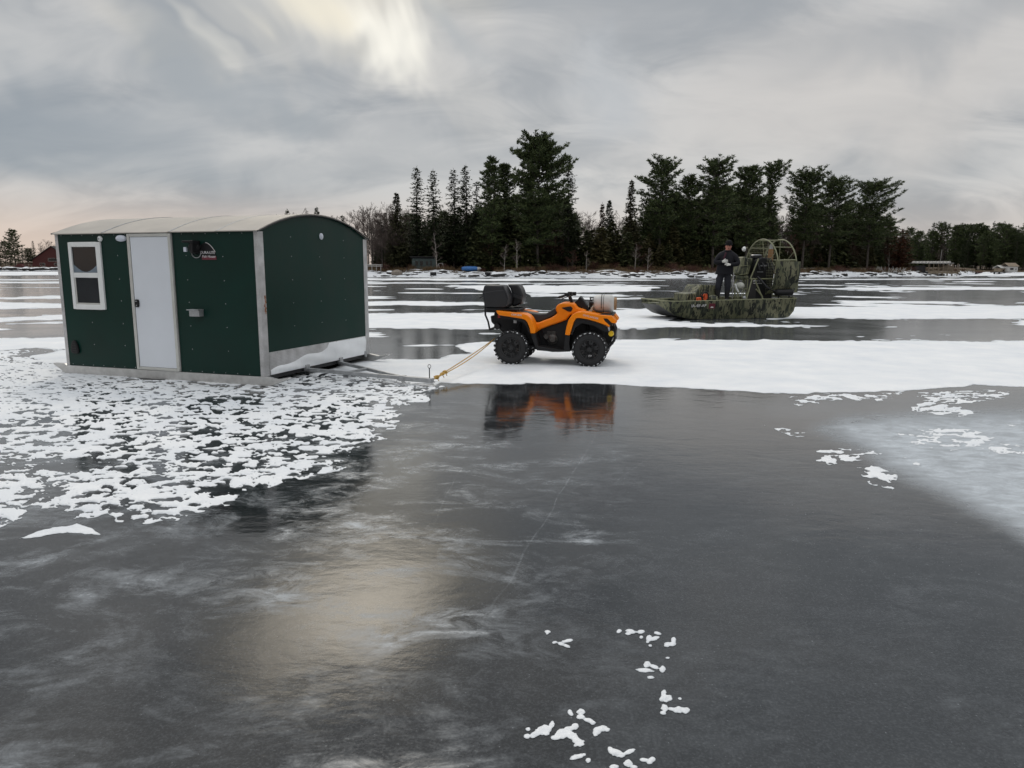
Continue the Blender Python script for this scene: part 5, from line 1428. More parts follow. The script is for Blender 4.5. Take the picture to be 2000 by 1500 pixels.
def glove(wrist, fdir, palm_n, name='glove'):
    """a hand with five bent fingers; fdir points along the fingers, palm_n out of the back of the hand"""
    f = Vector(fdir).normalized(); b = Vector(palm_n); b = (b - f * b.dot(f)).normalized(); s_ = f.cross(b)
    w = Vector(wrist); m = MB()
    rings = []
    for (d, wd, th) in ((-0.02, 0.036, 0.030), (0.02, 0.044, 0.030), (0.06, 0.052, 0.028), (0.10, 0.053, 0.022)):
        c = w + f * d; rings.append([c + s_ * (wd * math.cos(q)) + b * (th * math.sin(q)) for q in [2 * math.pi * k / 12 for k in range(12)]])
    m.loft(rings)
    for i, (off, L) in enumerate(((-0.037, 0.075), (-0.013, 0.085), (0.012, 0.08), (0.036, 0.062))):
        p0 = w + f * 0.085 + s_ * off; p1 = p0 + f * L * .5 + b * 0.004; p2 = p1 + (f * .75 - b * .65) * L * .35; p3 = p2 + (f * .3 - b * .95) * L * .28
        m.tube([p0, p1, p2, p3], [0.014, 0.014, 0.013, 0.011], 7)
    p0 = w + f * 0.03 + s_ * -0.036; p1 = p0 + (f * .7 - s_ * .7) * 0.045; p2 = p1 + (f * .95 - s_ * .2 - b * .2) * 0.04
    m.tube([p0, p1, p2], [0.017, 0.015, 0.012], 7)
    return m.build(name, M_GLOVE, PERS, smooth=60)


glove((-0.10, -0.275, 1.335), (0.95, -0.10, 0.12), (0.05, -1, 0.1))
glove((0.13, -0.265, 1.235), (-0.9, -0.05, 0.25), (0.0, -0.6, 0.7))
m = MB(); m.tube([(-0.20, -0.02, 0.86), (-0.255, -0.03, 0.80), (-0.25, -0.03, 0.70)], 0.03, 7); m.build('pocket_flap', M_TROU, PERS, smooth=60)

# ------------------------------------------------------------------ trees
def foliage_mat(name, dark, light, warm=None):
    m = bpy.data.materials.new(name); m.use_nodes = True
    t = m.node_tree; b = bsdf(m)
    g = nd(t, 'ShaderNodeNewGeometry'); oi = nd(t, 'ShaderNodeObjectInfo')
    c = mixc(t, g.outputs['Random Per Island'], dark, light)
    if warm: c = mixc(t, maprange(t, oi.outputs['Random'], 0.55, 1.0, 0.0, 0.55), c, warm)
    t.links.new(c, b.inputs['Base Color']); b.inputs['Roughness'].default_value = 0.7; b.inputs['Specular IOR Level'].default_value = 0.2
    return m


M_PINE = foliage_mat('pine_needles', (0.026, 0.044, 0.018), (0.098, 0.120, 0.046))
M_SPRUCE = foliage_mat('spruce_needles', (0.022, 0.036, 0.018), (0.078, 0.092, 0.044), (0.115, 0.082, 0.042))
M_YOUNG = foliage_mat('young_fir_needles', (0.030, 0.044, 0.020), (0.115, 0.120, 0.050), (0.120, 0.090, 0.040))
M_RUSTY = foliage_mat('rusty_dead_needles', (0.060, 0.026, 0.014), (0.130, 0.052, 0.026))
M_BARK = mat('grey_bark', (0.085, 0.072, 0.062), 0.9, var=0.35, vscale=3)
M_BIRCH = mat('pale_bark', (0.30, 0.27, 0.24), 0.8, var=0.3, vscale=3)
M_TWIG = foliage_mat('bare_twigs', (0.070, 0.052, 0.045), (0.150, 0.118, 0.105))
M_TWIGR = foliage_mat('reddish_twigs', (0.055, 0.026, 0.020), (0.125, 0.060, 0.045))
M_GRASS = foliage_mat('dead_grass', (0.070, 0.045, 0.024), (0.190, 0.125, 0.066))


class Tris:
    """soup of small leaf faces"""
    def __init__(s): s.v = []; s.f = []

    def blade(s, p, d, L, w, nrm):
        """a narrow leaf-shaped quad from p along d"""
        sx, sy, sz = d[1] * nrm[2] - d[2] * nrm[1], d[2] * nrm[0] - d[0] * nrm[2], d[0] * nrm[1] - d[1] * nrm[0]
        q = math.sqrt(sx * sx + sy * sy + sz * sz) + 1e-9; k = w / q / 2
        sx *= k; sy *= k; sz *= k
        o = len(s.v); m = 0.45
        s.v += [p, (p[0] + d[0] * L * m + sx, p[1] + d[1] * L * m + sy, p[2] + d[2] * L * m + sz), (p[0] + d[0] * L, p[1] + d[1] * L, p[2] + d[2] * L), (p[0] + d[0] * L * m - sx, p[1] + d[1] * L * m - sy, p[2] + d[2] * L * m - sz)]
        s.f.append((o, o + 1, o + 2, o + 3))

    def mesh(s, name, m):
        me = bpy.data.meshes.new(name); me.from_pydata(s.v, [], s.f); me.materials.append(m); me.update(); return me


def rv(rg): return (rg.uniform(-1, 1), rg.uniform(-1, 1), rg.uniform(-1, 1))


def norm(v):
    q = math.sqrt(v[0] ** 2 + v[1] ** 2 + v[2] ** 2) + 1e-9
    return (v[0] / q, v[1] / q, v[2] / q)


def trunk_mb(H, r0, rg, lean=0.0, top=0.96, n=7):
    m = MB(); a = rg.uniform(0, 6.28); pts = []; rs = []
    for k in range(9):
        t = k / 8; pts.append((lean * H * t * t * math.cos(a) + 0.012 * H * math.sin(3 * t + a) * t, lean * H * t * t * math.sin(a), H * top * t - 0.3)); rs.append(max(0.02, r0 * (1 - t) ** 0.85 + 0.015))
    m.tube(pts, rs, n); return m, pts


def spruce(H, Rd, rg, base=0.08, dens=1.0, ragged=0.25, power=0.85, leafs=1.0):
    tm, pts = trunk_mb(H, 0.012 * H, rg); T = Tris(); z = base * H
    while z < H * 0.985:
        t = (z / H - base) / (1 - base)
        L0 = Rd * (1 - t) ** power * (0.80 + 0.20 * min(1, t * 6)) + 0.10
        nb = max(5, int((8 + 4 * (1 - t)) * dens))
        for k in range(nb):
            az = rg.uniform(0, 6.283); L = L0 * rg.uniform(1 - 1.6 * ragged, 1 + ragged * 0.8)
            ca, sa = math.cos(az), math.sin(az); n = max(2, int(L / 0.42 * leafs) + 1); droop = rg.uniform(0.10, 0.42) * (1 - 0.7 * t)
            for j in range(n):
                q = (j + rg.random()) / n; r_ = L * q; zz = z - droop * r_ + 0.16 * r_ * q * q + rg.uniform(-.12, .12)
                for w in range(4):
                    d = norm((ca + rg.uniform(-.9, .9), sa + rg.uniform(-.9, .9), rg.uniform(-.55, .25)))
                    T.blade((r_ * ca, r_ * sa, zz), d, rg.uniform(.45, .80) * (0.70 + .30 * (1 - t)), rg.uniform(.18, .30), norm((rg.uniform(-.5, .5), rg.uniform(-.5, .5), 1)))
        z += rg.uniform(0.30, 0.46) / dens ** 0.5
    for k in range(8): T.blade((0, 0, H * 0.97), norm((rg.uniform(-.3, .3), rg.uniform(-.3, .3), 1)), .045 * H * rg.uniform(.5, 1), .12, (1, 0, 0))
    return tm, T


def pine(H, Rd, rg, base=0.30, prof=None, dens=1.0, skew=(0, 0), gap=1.0):
    """white pine: level limbs in uneven tiers, needle tufts swept upwards"""
    tm, pts = trunk_mb(H, 0.0135 * H, rg, lean=rg.uniform(0, 0.03)); T = Tris(); z = base * H
    prof = prof or [(0, 0.55), (0.25, 0.95), (0.5, 1.0), (0.75, 0.72), (0.92, 0.42), (1.0, 0.12)]
    xs = [p[0] for p in prof]; ys = [p[1] for p in prof]
    while z < H * 0.985:
        t = (z / H - base) / (1 - base)
        L0 = Rd * float(np.interp(t, xs, ys)); nb = rg.choice((3, 4, 4, 5)) + (1 if t > .8 else 0)
        a0 = rg.uniform(0, 6.28)
        for k in range(nb):
            az = a0 + 6.283 * k / nb + rg.uniform(-.4, .4); ca, sa = math.cos(az), math.sin(az)
            L = L0 * rg.uniform(0.45, 1.25) * (1 + skew[0] * ca + skew[1] * sa); rise = rg.uniform(-0.16, 0.30) + 0.45 * t
            if L < 0.3: L = 0.3
            limb = []
            for j in range(5):
                q = j / 4; limb.append((L * q * ca, L * q * sa, z + rise * L * q + 0.10 * L * q * q))
            tm.tube(limb, [0.05 * (1 - .8 * j / 4) * (1 + H / 30) for j in range(5)], 4, cap=False)
            nt = max(4, int(L * 3.8 * dens))
            for j in range(nt):
                q = 0.22 + 0.80 * (j + rg.random()) / nt; q = min(q, 1.02); side = rg.uniform(-1, 1) * (0.20 + 0.30 * math.sin(math.pi * min(q, 1))) * L * 0.55
                cx, cy = L * q * ca - side * sa, L * q * sa + side * ca; cz_ = z + rise * L * q + .10 * L * q * q + rg.uniform(-.10, .30)
                for w in range(9):
                    d = norm((ca * .55 + rg.uniform(-.9, .9), sa * .55 + rg.uniform(-.9, .9), rg.uniform(-.10, .95)))
                    T.blade((cx + rg.uniform(-.22, .22), cy + rg.uniform(-.22, .22), cz_ + rg.uniform(-.10, .10)), d, rg.uniform(.45, .85), rg.uniform(.12, .22), norm(rv(rg)))
        z += rg.uniform(0.38, 0.80) * gap * (0.8 if t > 0.75 else 1.0)
    return tm, T


def bare(H, rg, spread=0.28, m_levels=3, twig=1.0, lean=0.05):
    tm, pts = trunk_mb(H * 0.9, 0.010 * H, rg, lean=lean, n=6); T = Tris()
    for k in range(int(26 * twig)):
        t = rg.uniform(0.22, 0.98); i = min(7, int(t * 8)); f = t * 8 - i
        p = Vector(pts[i]).lerp(Vector(pts[i + 1]), f); az = rg.uniform(0, 6.28)
        L = H * spread * (1.15 - t) * rg.uniform(.6, 1.2) + 0.6; d = Vector((math.cos(az), math.sin(az), rg.uniform(.55, 1.5))).normalized()
        e = p + d * L; mid = p.lerp(e, .5) + Vector((0, 0, -.04 * L))
        tm.tube([p, mid, e], [0.030 * (1.2 - t) + .014, .02, .008], 4, cap=False)
        for j in range(9):
            q = rg.uniform(.25, 1.0); s0 = p.lerp(e, q); d2 = norm((d.x + rg.uniform(-.9, .9), d.y + rg.uniform(-.9, .9), d.z + rg.uniform(-.3, .8))); L2 = L * rg.uniform(.22, .5)
            T.blade(tuple(s0), d2, L2, 0.045, norm(rv(rg)))
            for w in range(4):
                s1 = (s0.x + d2[0] * L2 * rg.uniform(.3, .95), s0.y + d2[1] * L2 * rg.uniform(.3, .95), s0.z + d2[2] * L2 * rg.uniform(.3, .95)); d3 = norm((d2[0] + rg.uniform(-.8, .8), d2[1] + rg.uniform(-.8, .8), d2[2] + rg.uniform(-.2, .8)))
                T.blade(s1, d3, L2 * rg.uniform(.3, .65), 0.040, norm(rv(rg)))
    return tm, T


def shrub(rg, h=1.4, w=1.2, n=90):
    T = Tris()
    for k in range(n):
        az = rg.uniform(0, 6.28); r_ = rg.uniform(0, w * .45); p = (r_ * math.cos(az), r_ * math.sin(az), -.05)
        d = norm((math.cos(az) * rg.uniform(0, .7), math.sin(az) * rg.uniform(0, .7), 1)); L = h * rg.uniform(.45, 1.1)
        T.blade(p, d, L, .035, norm(rv(rg)))
        for j in range(3):
            q = rg.uniform(.4, .9); T.blade((p[0] + d[0] * L * q, p[1] + d[1] * L * q, p[2] + d[2] * L * q), norm((d[0] + rg.uniform(-.7, .7), d[1] + rg.uniform(-.7, .7), d[2])), L * .3, .025, norm(rv(rg)))
    return T


def make_tree(name, parts, mats, loc, label, cat='tree', group=None, names=('trunk', 'crown'), rz=0.0, sc=1.0):
    root = empty(name, loc, rz); root.scale = (sc, sc, sc)
    tm, T = parts
    for nm, me in ((names[0], tm), (names[1], T)):
        o = bpy.data.objects.new(nm, me); COL.objects.link(o); o.parent = root
    tag(root, label, cat, group); return root


def tree_meshes(parts, m_trunk, m_leaf):
    return parts[0].mesh('trunk', m_trunk), parts[1].mesh('crown', m_leaf)


def stand(px, Y, which='i', sink=0.15):
    """point on the land seen at photo column px, Y metres away"""
    d = ray(px, 524); x = d[0] / d[1] * Y
    return Vector((x, Y, float(land_z(which, x, Y)) - sink))


def hgt(px, py, Y, which='i'):
    b = stand(px, Y, which); return at(px, py, Y).z - b.z


# --- the trees one can tell apart on the island: kind, column, top row, distance, half width in px, options, label
PX = lambda w, Y: w * Y / 1405.0
HERO = [
    ('spruce', 777, 375, 152, 22, dict(ragged=.2, dens=1.3), 'dark pointed spruce left of the teal cabin, beside bare brown trees'),
    ('spruce', 817, 323, 156, 21, dict(ragged=.45, power=.55, dens=.85), 'tall thin ragged spruce, left one of the pair over the cabin'),
    ('spruce', 848, 329, 154, 21, dict(ragged=.45, power=.6, dens=.85), 'tall thin ragged spruce, right one of the pair over the cabin'),
    ('spruce', 887, 327, 158, 19, dict(ragged=.4, power=.55, dens=.85), 'slim spruce just left of the spruce with the sharpest tip'),
    ('spruce', 910, 320, 156, 22, dict(ragged=.4, power=.6, dens=.9), 'slim sharp-tipped spruce left of the pines, behind the blue boat'),
    ('spruce', 930, 353, 160, 15, dict(ragged=.4, power=.6, dens=.8), 'shorter thin spruce between the sharp-tipped spruce and the pines'),
    ('pine', 961, 307, 152, 27, dict(base=.22, prof=[(0, .9), (.4, 1), (.7, .75), (.9, .4), (1, .12)]), 'narrow pine with a bushy tip left of the tallest pine'),
    ('pine', 985, 322, 158, 26, dict(base=.25), 'middling pine close against the left side of the tallest pine'),
    ('pine', 1049, 271, 152, 60, dict(base=.20, dens=1.35, gap=.8, prof=[(0, .75), (.3, .9), (.55, 1), (.75, .82), (.9, .5), (1, .12)]), 'tallest broad white pine in the middle of the island'),
    ('spruce', 1109, 308, 156, 22, dict(ragged=.4, power=.6, dens=.9), 'tall thin spruce against the right side of the tallest pine'),
    ('spruce', 1187, 390, 160, 17, dict(ragged=.15, dens=1.2), 'small dark spruce standing among bare trees right of the tallest pine'),
    ('rusty', 1174, 395, 163, 12, dict(ragged=.3), 'thin rust-brown dead conifer among the bare trees'),
    ('spruce', 1229, 351, 155, 19, dict(ragged=.22, dens=1.2), 'lone pointed dark spruce left of the broad-topped pines'),
    ('pine', 1287, 317, 160, 40, dict(base=.28, skew=(-.15, 0), prof=[(0, .6), (.4, 1), (.7, .95), (.9, .75), (1, .35)]), 'flat-topped pine, leftmost of the broad pines right of centre'),
    ('bare', 1348, 308, 168, 22, dict(), 'bare leafless treetop rising between two broad pines'),
    ('pine', 1340, 345, 162, 30, dict(base=.25), 'lower pine under the bare treetop between two broad pines'),
    ('pine', 1391, 314, 160, 38, dict(base=.22, prof=[(0, .7), (.35, 1), (.6, .9), (.8, .85), (.95, .6), (1, .3)]), 'dense round-topped pine behind the person on the airboat'),
    ('pine', 1455, 329, 164, 33, dict(base=.22, prof=[(0, .8), (.35, 1), (.65, .9), (.85, .75), (1, .35)]), 'pine behind the airboat seat with a rounded top'),
    ('pine', 1497, 324, 168, 22, dict(base=.30, gap=.9, skew=(.35, 0), prof=[(0, .8), (.35, .7), (.6, .35), (.75, .55), (.87, 1), (.95, .9), (1, .4)]), 'leaning pine with its tuft of branches set apart over the propeller cage'),
    ('pine', 1566, 341, 182, 40, dict(base=.30, prof=[(0, .6), (.35, 1), (.65, .95), (.85, .85), (1, .45)]), 'spreading pine, left one of the three right of the gap'),
    ('pine', 1618, 354, 190, 38, dict(base=.28, prof=[(0, .7), (.35, 1), (.65, .95), (.88, .8), (1, .4)]), 'spreading pine, middle one of the three right of the gap'),
    ('pine', 1693, 361, 204, 50, dict(base=.28, skew=(.2, 0), prof=[(0, .7), (.3, 1), (.6, .98), (.8, .8), (.93, .55), (1, .3)]), 'wide layered pine at the right end of the island'),
    ('rusty', 1756, 447, 226, 24, dict(ragged=.3, power=.4), 'bushy reddish-brown tree at the right tip of the island'),
    ('bare', 720, 380, 152, 24, dict(), 'tall bare brown tree just right of the green shelter'),
    ('bare', 752, 375, 156, 24, dict(), 'tall bare brown tree left of the pointed spruce'),
    ('birch', 853, 440, 146, 6, dict(), 'pale thin birch trunk in front of the cabin corner'),
]
KINDN = {'spruce': 'spruce_tree', 'pine': 'pine_tree', 'rusty': 'dead_conifer', 'bare': 'bare_tree', 'birch': 'birch_tree'}
for i, (kd, px, py, Y, wpx, op, lab) in enumerate(HERO):
    rg = random.Random(100 + i); H = hgt(px, py, Y); Rd = PX(wpx, Y) * (1.2 if kd == 'spruce' else 1.0); p = stand(px, Y)
    if kd == 'spruce': pt = tree_meshes(spruce(H, Rd, rg, **op), M_BARK, M_SPRUCE)
    elif kd == 'rusty': pt = tree_meshes(spruce(H, Rd, rg, **op), M_BARK, M_RUSTY)
    elif kd == 'pine': pt = tree_meshes(pine(H, Rd, rg, **op), M_BARK, M_PINE)
    elif kd == 'birch': pt = tree_meshes(bare(H, rg, spread=.10, twig=.5, lean=-.10), M_BIRCH, M_TWIG)
    else: pt = tree_meshes(bare(H, rg), M_BARK, M_TWIG)
    make_tree(KINDN[kd], pt, None, p, lab)

# --- prototypes for the wood behind and the young growth in front
def proto(fn, n, seed, mt, ml, **kw):
    out = []
    for k in range(n): out.append(tree_meshes(fn(rg=random.Random(seed + k), **kw), mt, ml))
    return out


P_SPR = [tree_meshes(spruce(14, 2.3, random.Random(301 + k), ragged=.3, dens=.95), M_BARK, M_SPRUCE) for k in range(4)]
P_PIN = [tree_meshes(pine(16, 3.6, random.Random(321 + k), base=.2, dens=.9), M_BARK, M_PINE) for k in range(4)]
P_YNG = [tree_meshes(spruce(5, 1.5, random.Random(341 + k), base=.02, ragged=.2, dens=1.2, leafs=1.2), M_BARK, M_YOUNG) for k in range(4)]
P_BAR = [tree_meshes(bare(12, random.Random(361 + k), twig=1.1), M_BARK, M_TWIG) for k in range(5)]
P_BRD = [tree_meshes(bare(8, random.Random(381 + k), twig=1.1, spread=.3), M_BARK, M_TWIGR) for k in range(2)]
rg = random.Random(77)


ZI = [(700, 'over the shelter roof'), (772, 'just right of the green shelter'), (870, 'behind the grey-green cabin'), (945, 'behind the blue boat'), (1010, 'left of the tallest pine'), (1120, 'below the tallest pine'), (1215, 'in the gap right of the tallest pine'),
      (1270, 'around the lone pointed spruce'), (1360, 'left of the airboat bow'), (1430, 'behind the person'), (1500, 'behind the airboat engine'), (1550, 'behind the propeller cage'), (1640, 'just right of the airboat'), (1720, 'near the right end of the island'), (9999, 'at the right tip of the island')]


def zone(px): return next(t for (x, t) in ZI if px < x)


def put(name, protos, h0, px, Y, h, lab, grp, which='i', cat='tree'):
    p = stand(px, Y, which); return make_tree(name, protos[rg.randrange(len(protos))], None, p, lab, cat, grp, rz=rg.uniform(0, 6.28), sc=h / h0)


def skyline(px):
    """height the packed wood reaches behind the front trees, photo rows"""
    xs = [540, 600, 690, 760, 800, 860, 930, 1000, 1100, 1130, 1180, 1240, 1300, 1400, 1480, 1520, 1560, 1700, 1750, 1790]
    ys = [440, 432, 432, 425, 428, 420, 400, 385, 380, 425, 440, 415, 375, 370, 385, 430, 400, 410, 445, 478]
    return float(np.interp(px, xs, ys))


px = 735.0
while px < 1765:
    Y = float(np.interp(px, [735, 1250, 1560, 1765], [160, 164, 190, 232])) + rg.uniform(0, 40)
    h = hgt(px, skyline(px) + rg.uniform(-8, 26), Y)
    gapz = 1120 < px < 1215 or 1505 < px < 1535 or px < 775
    if gapz or rg.random() < 0.18: put('bare_tree', P_BAR, 12, px, Y, h * (1.12 if gapz else 1.0), 'bare brown tree in the wood ' + zone(px), 'bare trees in the island wood')
    elif rg.random() < 0.55: put('pine_tree', P_PIN, 16, px, Y, h, 'dark pine in the wood ' + zone(px), 'pines in the island wood')
    else: put('spruce_tree', P_SPR, 14, px, Y, h, 'dark spruce in the wood ' + zone(px), 'spruces in the island wood')
    px += rg.uniform(4, 8)
px = 930.0
while px < 1770:                                   # young growth along the bank
    Y = float(np.interp(px, [735, 1250, 1400, 1560, 1700, 1770], [151, 152, 161, 183, 217, 240])) + rg.uniform(-1, 8)
    if not (1030 < px < 1060 and rg.random() < .5):
        h = rg.uniform(3.5, 9.0) if rg.random() < .75 else rg.uniform(8, 12)
        if rg.random() < 0.80: put('young_fir', P_YNG, 5, px, Y, h, 'young bushy fir low on the bank ' + zone(px), 'young firs on the island bank')
        else: put('bare_sapling', P_BRD, 8, px, Y, h * .9, 'leafless sapling low on the bank ' + zone(px), 'saplings on the island bank')
    px += rg.uniform(4.5, 9)
px = 735.0
while px < 940:
    Y = 158 + rg.uniform(0, 12); put('spruce_tree', P_SPR, 14, px, Y, rg.uniform(8, 13), 'dark spruce in the wood ' + zone(px), 'spruces in the island wood')
    px += rg.uniform(5, 9)
for px in (714, 719, 726, 731, 737, 742, 747, 751, 757, 762, 768, 774, 783, 790, 800, 830, 865, 885, 905, 1130, 1145, 1160, 1172, 1195, 1208, 1513, 1522, 1530):
    Y = 165 + rg.uniform(0, 10) + (20 if px > 1400 else -13 if px < 800 else 0); put('bare_tree', P_BAR, 12, px + rg.uniform(-4, 4), Y, hgt(px, rg.uniform(382, 425) if px > 1000 else rg.uniform(382, 425), Y), 'bare brown tree in the wood ' + zone(px), 'bare trees in the island wood')
for px, py in ((556, 412), (575, 404), (596, 394), (612, 398), (634, 416), (652, 407), (668, 412), (684, 404), (700, 396), (712, 390)):   # beyond the shelter roof
    Y = float(np.interp(px, [540, 640, 720], [262, 195, 160])); put('bare_tree', P_BAR, 12, px, Y, hgt(px, py, Y), 'bare treetop showing over the curved shelter roof', 'bare trees behind the shelter')
for px, py in ((566, 408), (623, 404), (545, 418), (672, 420)):
    Y = float(np.interp(px, [540, 640, 720], [255, 190, 160])); put('spruce_tree', P_SPR, 14, px, Y, hgt(px, py, Y), 'small spruce tip showing over the curved shelter roof', 'spruces behind the shelter')
for px in (985, 1010, 1145, 1240, 1265, 1660, 1735):
    put('pale_trunk', [tree_meshes(bare(7, random.Random(int(px)), spread=.14, twig=.5), M_BIRCH, M_TWIG)], 7, px, float(np.interp(px, [980, 1300, 1735], [146, 147, 222])), rg.uniform(5, 8), 'thin pale sapling at the water edge ' + zone(px), 'pale saplings on the island bank')

# --- far shores: right, left and the strip in between; each tree one small mesh
def one_mesh(parts, m1, m2):
    a, b = parts; me = a.mesh('tree', m1); bm = bmesh.new(); bm.from_mesh(me); n0 = len(bm.faces)
    me2 = b.mesh('tmp', m2); bm.from_mesh(me2); bm.faces.ensure_lookup_table()
    for k in range(n0, len(bm.faces)): bm.faces[k].material_index = 1
    bm.to_mesh(me); bm.free(); me.materials.append(m2); bpy.data.meshes.remove(me2); return me


F_SPR = [one_mesh(spruce(18, 3.2, random.Random(501 + k), ragged=.3, dens=.8, leafs=.7), M_BARK, M_SPRUCE) for k in range(4)]
F_PIN = [one_mesh(pine(18, 4.6, random.Random(511 + k), base=.12, dens=.6), M_BARK, M_PINE) for k in range(4)]
F_BAR = [one_mesh(bare(14, random.Random(521 + k)), M_BARK, M_TWIG) for k in range(2)]


ZF = [(1800, 'left of the timber dock'), (1862, 'over the timber dock'), (1905, 'just right of the timber dock'), (1945, 'left of the two cabins'), (1990, 'above the two cabins'), (9999, 'at the right edge')]


def zf_(px): return next(t for (x, t) in ZF if px < x)


def far_tree(name, protos, h0, px, Y, h, lab, grp):
    o = bpy.data.objects.new(name, protos[rg.randrange(len(protos))]); COL.objects.link(o); o.location = stand(px, Y, 'f', .3)
    o.rotation_euler = (0, 0, rg.uniform(0, 6.28)); k = h / h0; o.scale = (k, k, k); tag(o, lab, 'tree', grp)


def farR(px): return float(shore_r('f', math.atan2(ray(px, 524)[0], ray(px, 524)[1]))) * math.cos(math.atan2(ray(px, 524)[0], ray(px, 524)[1]))


TOPS = [(1772, 447), (1790, 452), (1816, 432), (1833, 436), (1846, 437), (1862, 441), (1875, 440), (1890, 439), (1905, 437), (1915, 442), (1933, 431), (1945, 438), (1958, 439), (1970, 446), (1982, 444), (1997, 441)]
for k, (px, py) in enumerate(TOPS):
    Y = farR(px) + 26 + rg.uniform(-6, 12); h = hgt(px, py, Y, 'f')
    if k in (2, 4, 10, 14): far_tree('spruce_tree', F_SPR, 18, px, Y, h, 'pointed dark spruce on the far shore ' + zf_(px), 'spruces on the far right shore')
    else: far_tree('pine_tree', F_PIN, 18, px, Y, h, 'dark pine on the far shore ' + zf_(px), 'pines on the far right shore')
px = 1762.0
while px < 2040:
    Y = farR(px) + 22 + rg.uniform(0, 25); h = hgt(px, rg.uniform(445, 478), Y, 'f')
    r_ = rg.random()
    if r_ < .45: far_tree('spruce_tree', F_SPR, 18, px, Y, h, 'pointed dark spruce on the far shore ' + zf_(px), 'spruces on the far right shore')
    elif r_ < .9: far_tree('pine_tree', F_PIN, 18, px, Y, h, 'dark pine on the far shore ' + zf_(px), 'pines on the far right shore')
    else: far_tree('bare_tree', F_BAR, 14, px, Y, h, 'bare grey tree on the far shore ' + zf_(px), 'bare trees on the far right shore')
    px += rg.uniform(3, 6)
far_tree('pine_tree', F_PIN, 18, 31, farR(31) + 30, hgt(31, 450, farR(31) + 30, 'f'), 'tallest loose-crowned pine on the far left shore', None)
for px in (-160, -120, -85, -60, -40, -25, -12, 2, 12, 22, 38, 46, 55, 62):
    Y = farR(px) + 24 + rg.uniform(0, 18); far_tree('pine_tree' if rg.random() < .6 else 'spruce_tree', F_PIN if rg.random() < .6 else F_SPR, 18, px, Y, hgt(px, rg.uniform(470, 488), Y, 'f'), 'low dark conifer on the far left shore', 'conifers on the far left shore')
far_tree('spruce_tree', F_SPR, 18, 69, farR(69) + 50, hgt(69, 469, farR(69) + 50, 'f'), 'thin dark spruce left of the dark red house', None)
for px, py in ((84, 464), (96, 459), (106, 462), (125, 462), (150, 466)):
    far_tree('bare_tree', F_BAR, 14, px, farR(px) + 55, hgt(px, py, farR(px) + 55, 'f'), 'bare tree behind the dark red house', 'bare trees behind the red house')
px = 170.0
while px < 1760:
    Y = farR(px) + 30 + rg.uniform(0, 30); far_tree('spruce_tree', F_SPR, 18, px, Y, rg.uniform(9, 15), 'distant conifer on the far shore hidden behind shelter and island', 'conifers on the hidden far shore'); px += rg.uniform(14, 26)

# --- bank: red-stemmed shrubs, dead grass, stones
S_RED = [shrub(random.Random(601 + k), 1.5, 2.0).mesh('shrub', M_TWIGR) for k in range(3)]
S_GRS = [shrub(random.Random(611 + k), 0.9, 2.2, 120).mesh('grass_tuft', M_GRASS) for k in range(3)]


def bank_y(px, off): d = ray(px, 524); a = math.atan2(d[0], d[1]); return (float(shore_r('i', a)) + off) * math.cos(a)


def small(name, me, px, off, sc, lab, cat, grp, sink=.05, flat=1.0):
    o = bpy.data.objects.new(name, me); COL.objects.link(o); o.location = stand(px, bank_y(px, off), 'i', sink); o.rotation_euler = (0, 0, rg.uniform(0, 6.28)); o.scale = (sc, sc, sc * flat); tag(o, lab, cat, grp)


px = 722.0
while px < 1880:
    for rep in range(2):
        off = rg.uniform(6.5, 16)
        if rg.random() < .3: small('shrub', S_RED[rg.randrange(3)], px + rg.uniform(-4, 4), off, rg.uniform(.6, 1.2), 'low reddish leafless shrub on the shore ' + zone(px), 'shrub', 'red shrubs on the island bank')
        else: small('grass_tuft', S_GRS[rg.randrange(3)], px + rg.uniform(-4, 4), off, rg.uniform(.6, 1.2), 'clump of tan dead grass on the shore ' + zone(px), 'grass', 'dead grass on the island bank')
    px += rg.uniform(9, 15)


def rock_mesh(seed, m):
    r_ = random.Random(seed); mb = MB(); mb.blob((0, 0, 0.18), (0.62, 0.48, 0.36), 12, 8)
    vv = []
    ph = [r_.uniform(0, 6.28) for _ in range(6)]
    for (x, y, z) in mb.v:
        k = 1 + .16 * math.sin(4 * x + ph[0]) + .13 * math.sin(5 * y + ph[1]) + .12 * math.sin(6 * z + ph[2] + 3 * x); vv.append((x * k, y * k, z * (1 + .1 * math.sin(3 * x + ph[3]))))
    mb.v = vv; return mb.mesh('rock', m, smooth=40)


def rock_mat(name, c1, c2, snowy):
    m = bpy.data.materials.new(name); m.use_nodes = True; t = m.node_tree; b = bsdf(m)
    g = nd(t, 'ShaderNodeNewGeometry'); n = noise_n(t, g.outputs['Position'], 2.5, 5, .65)
    c = mixc(t, maprange(t, n, .3, .7), c1, c2)
    sz = nd(t, 'ShaderNodeSeparateXYZ'); t.links.new(g.outputs['Normal'], sz.inputs[0])
    k = math_n(t, 'ADD', sz.outputs[2], math_n(t, 'MULTIPLY', math_n(t, 'SUBTRACT', n, .5), .9))
    if snowy: c = mixc(t, maprange(t, k, snowy, snowy + .1), c, (.8, .82, .85))
    t.links.new(c, b.inputs['Base Color']); b.inputs['Roughness'].default_value = .9
    return m


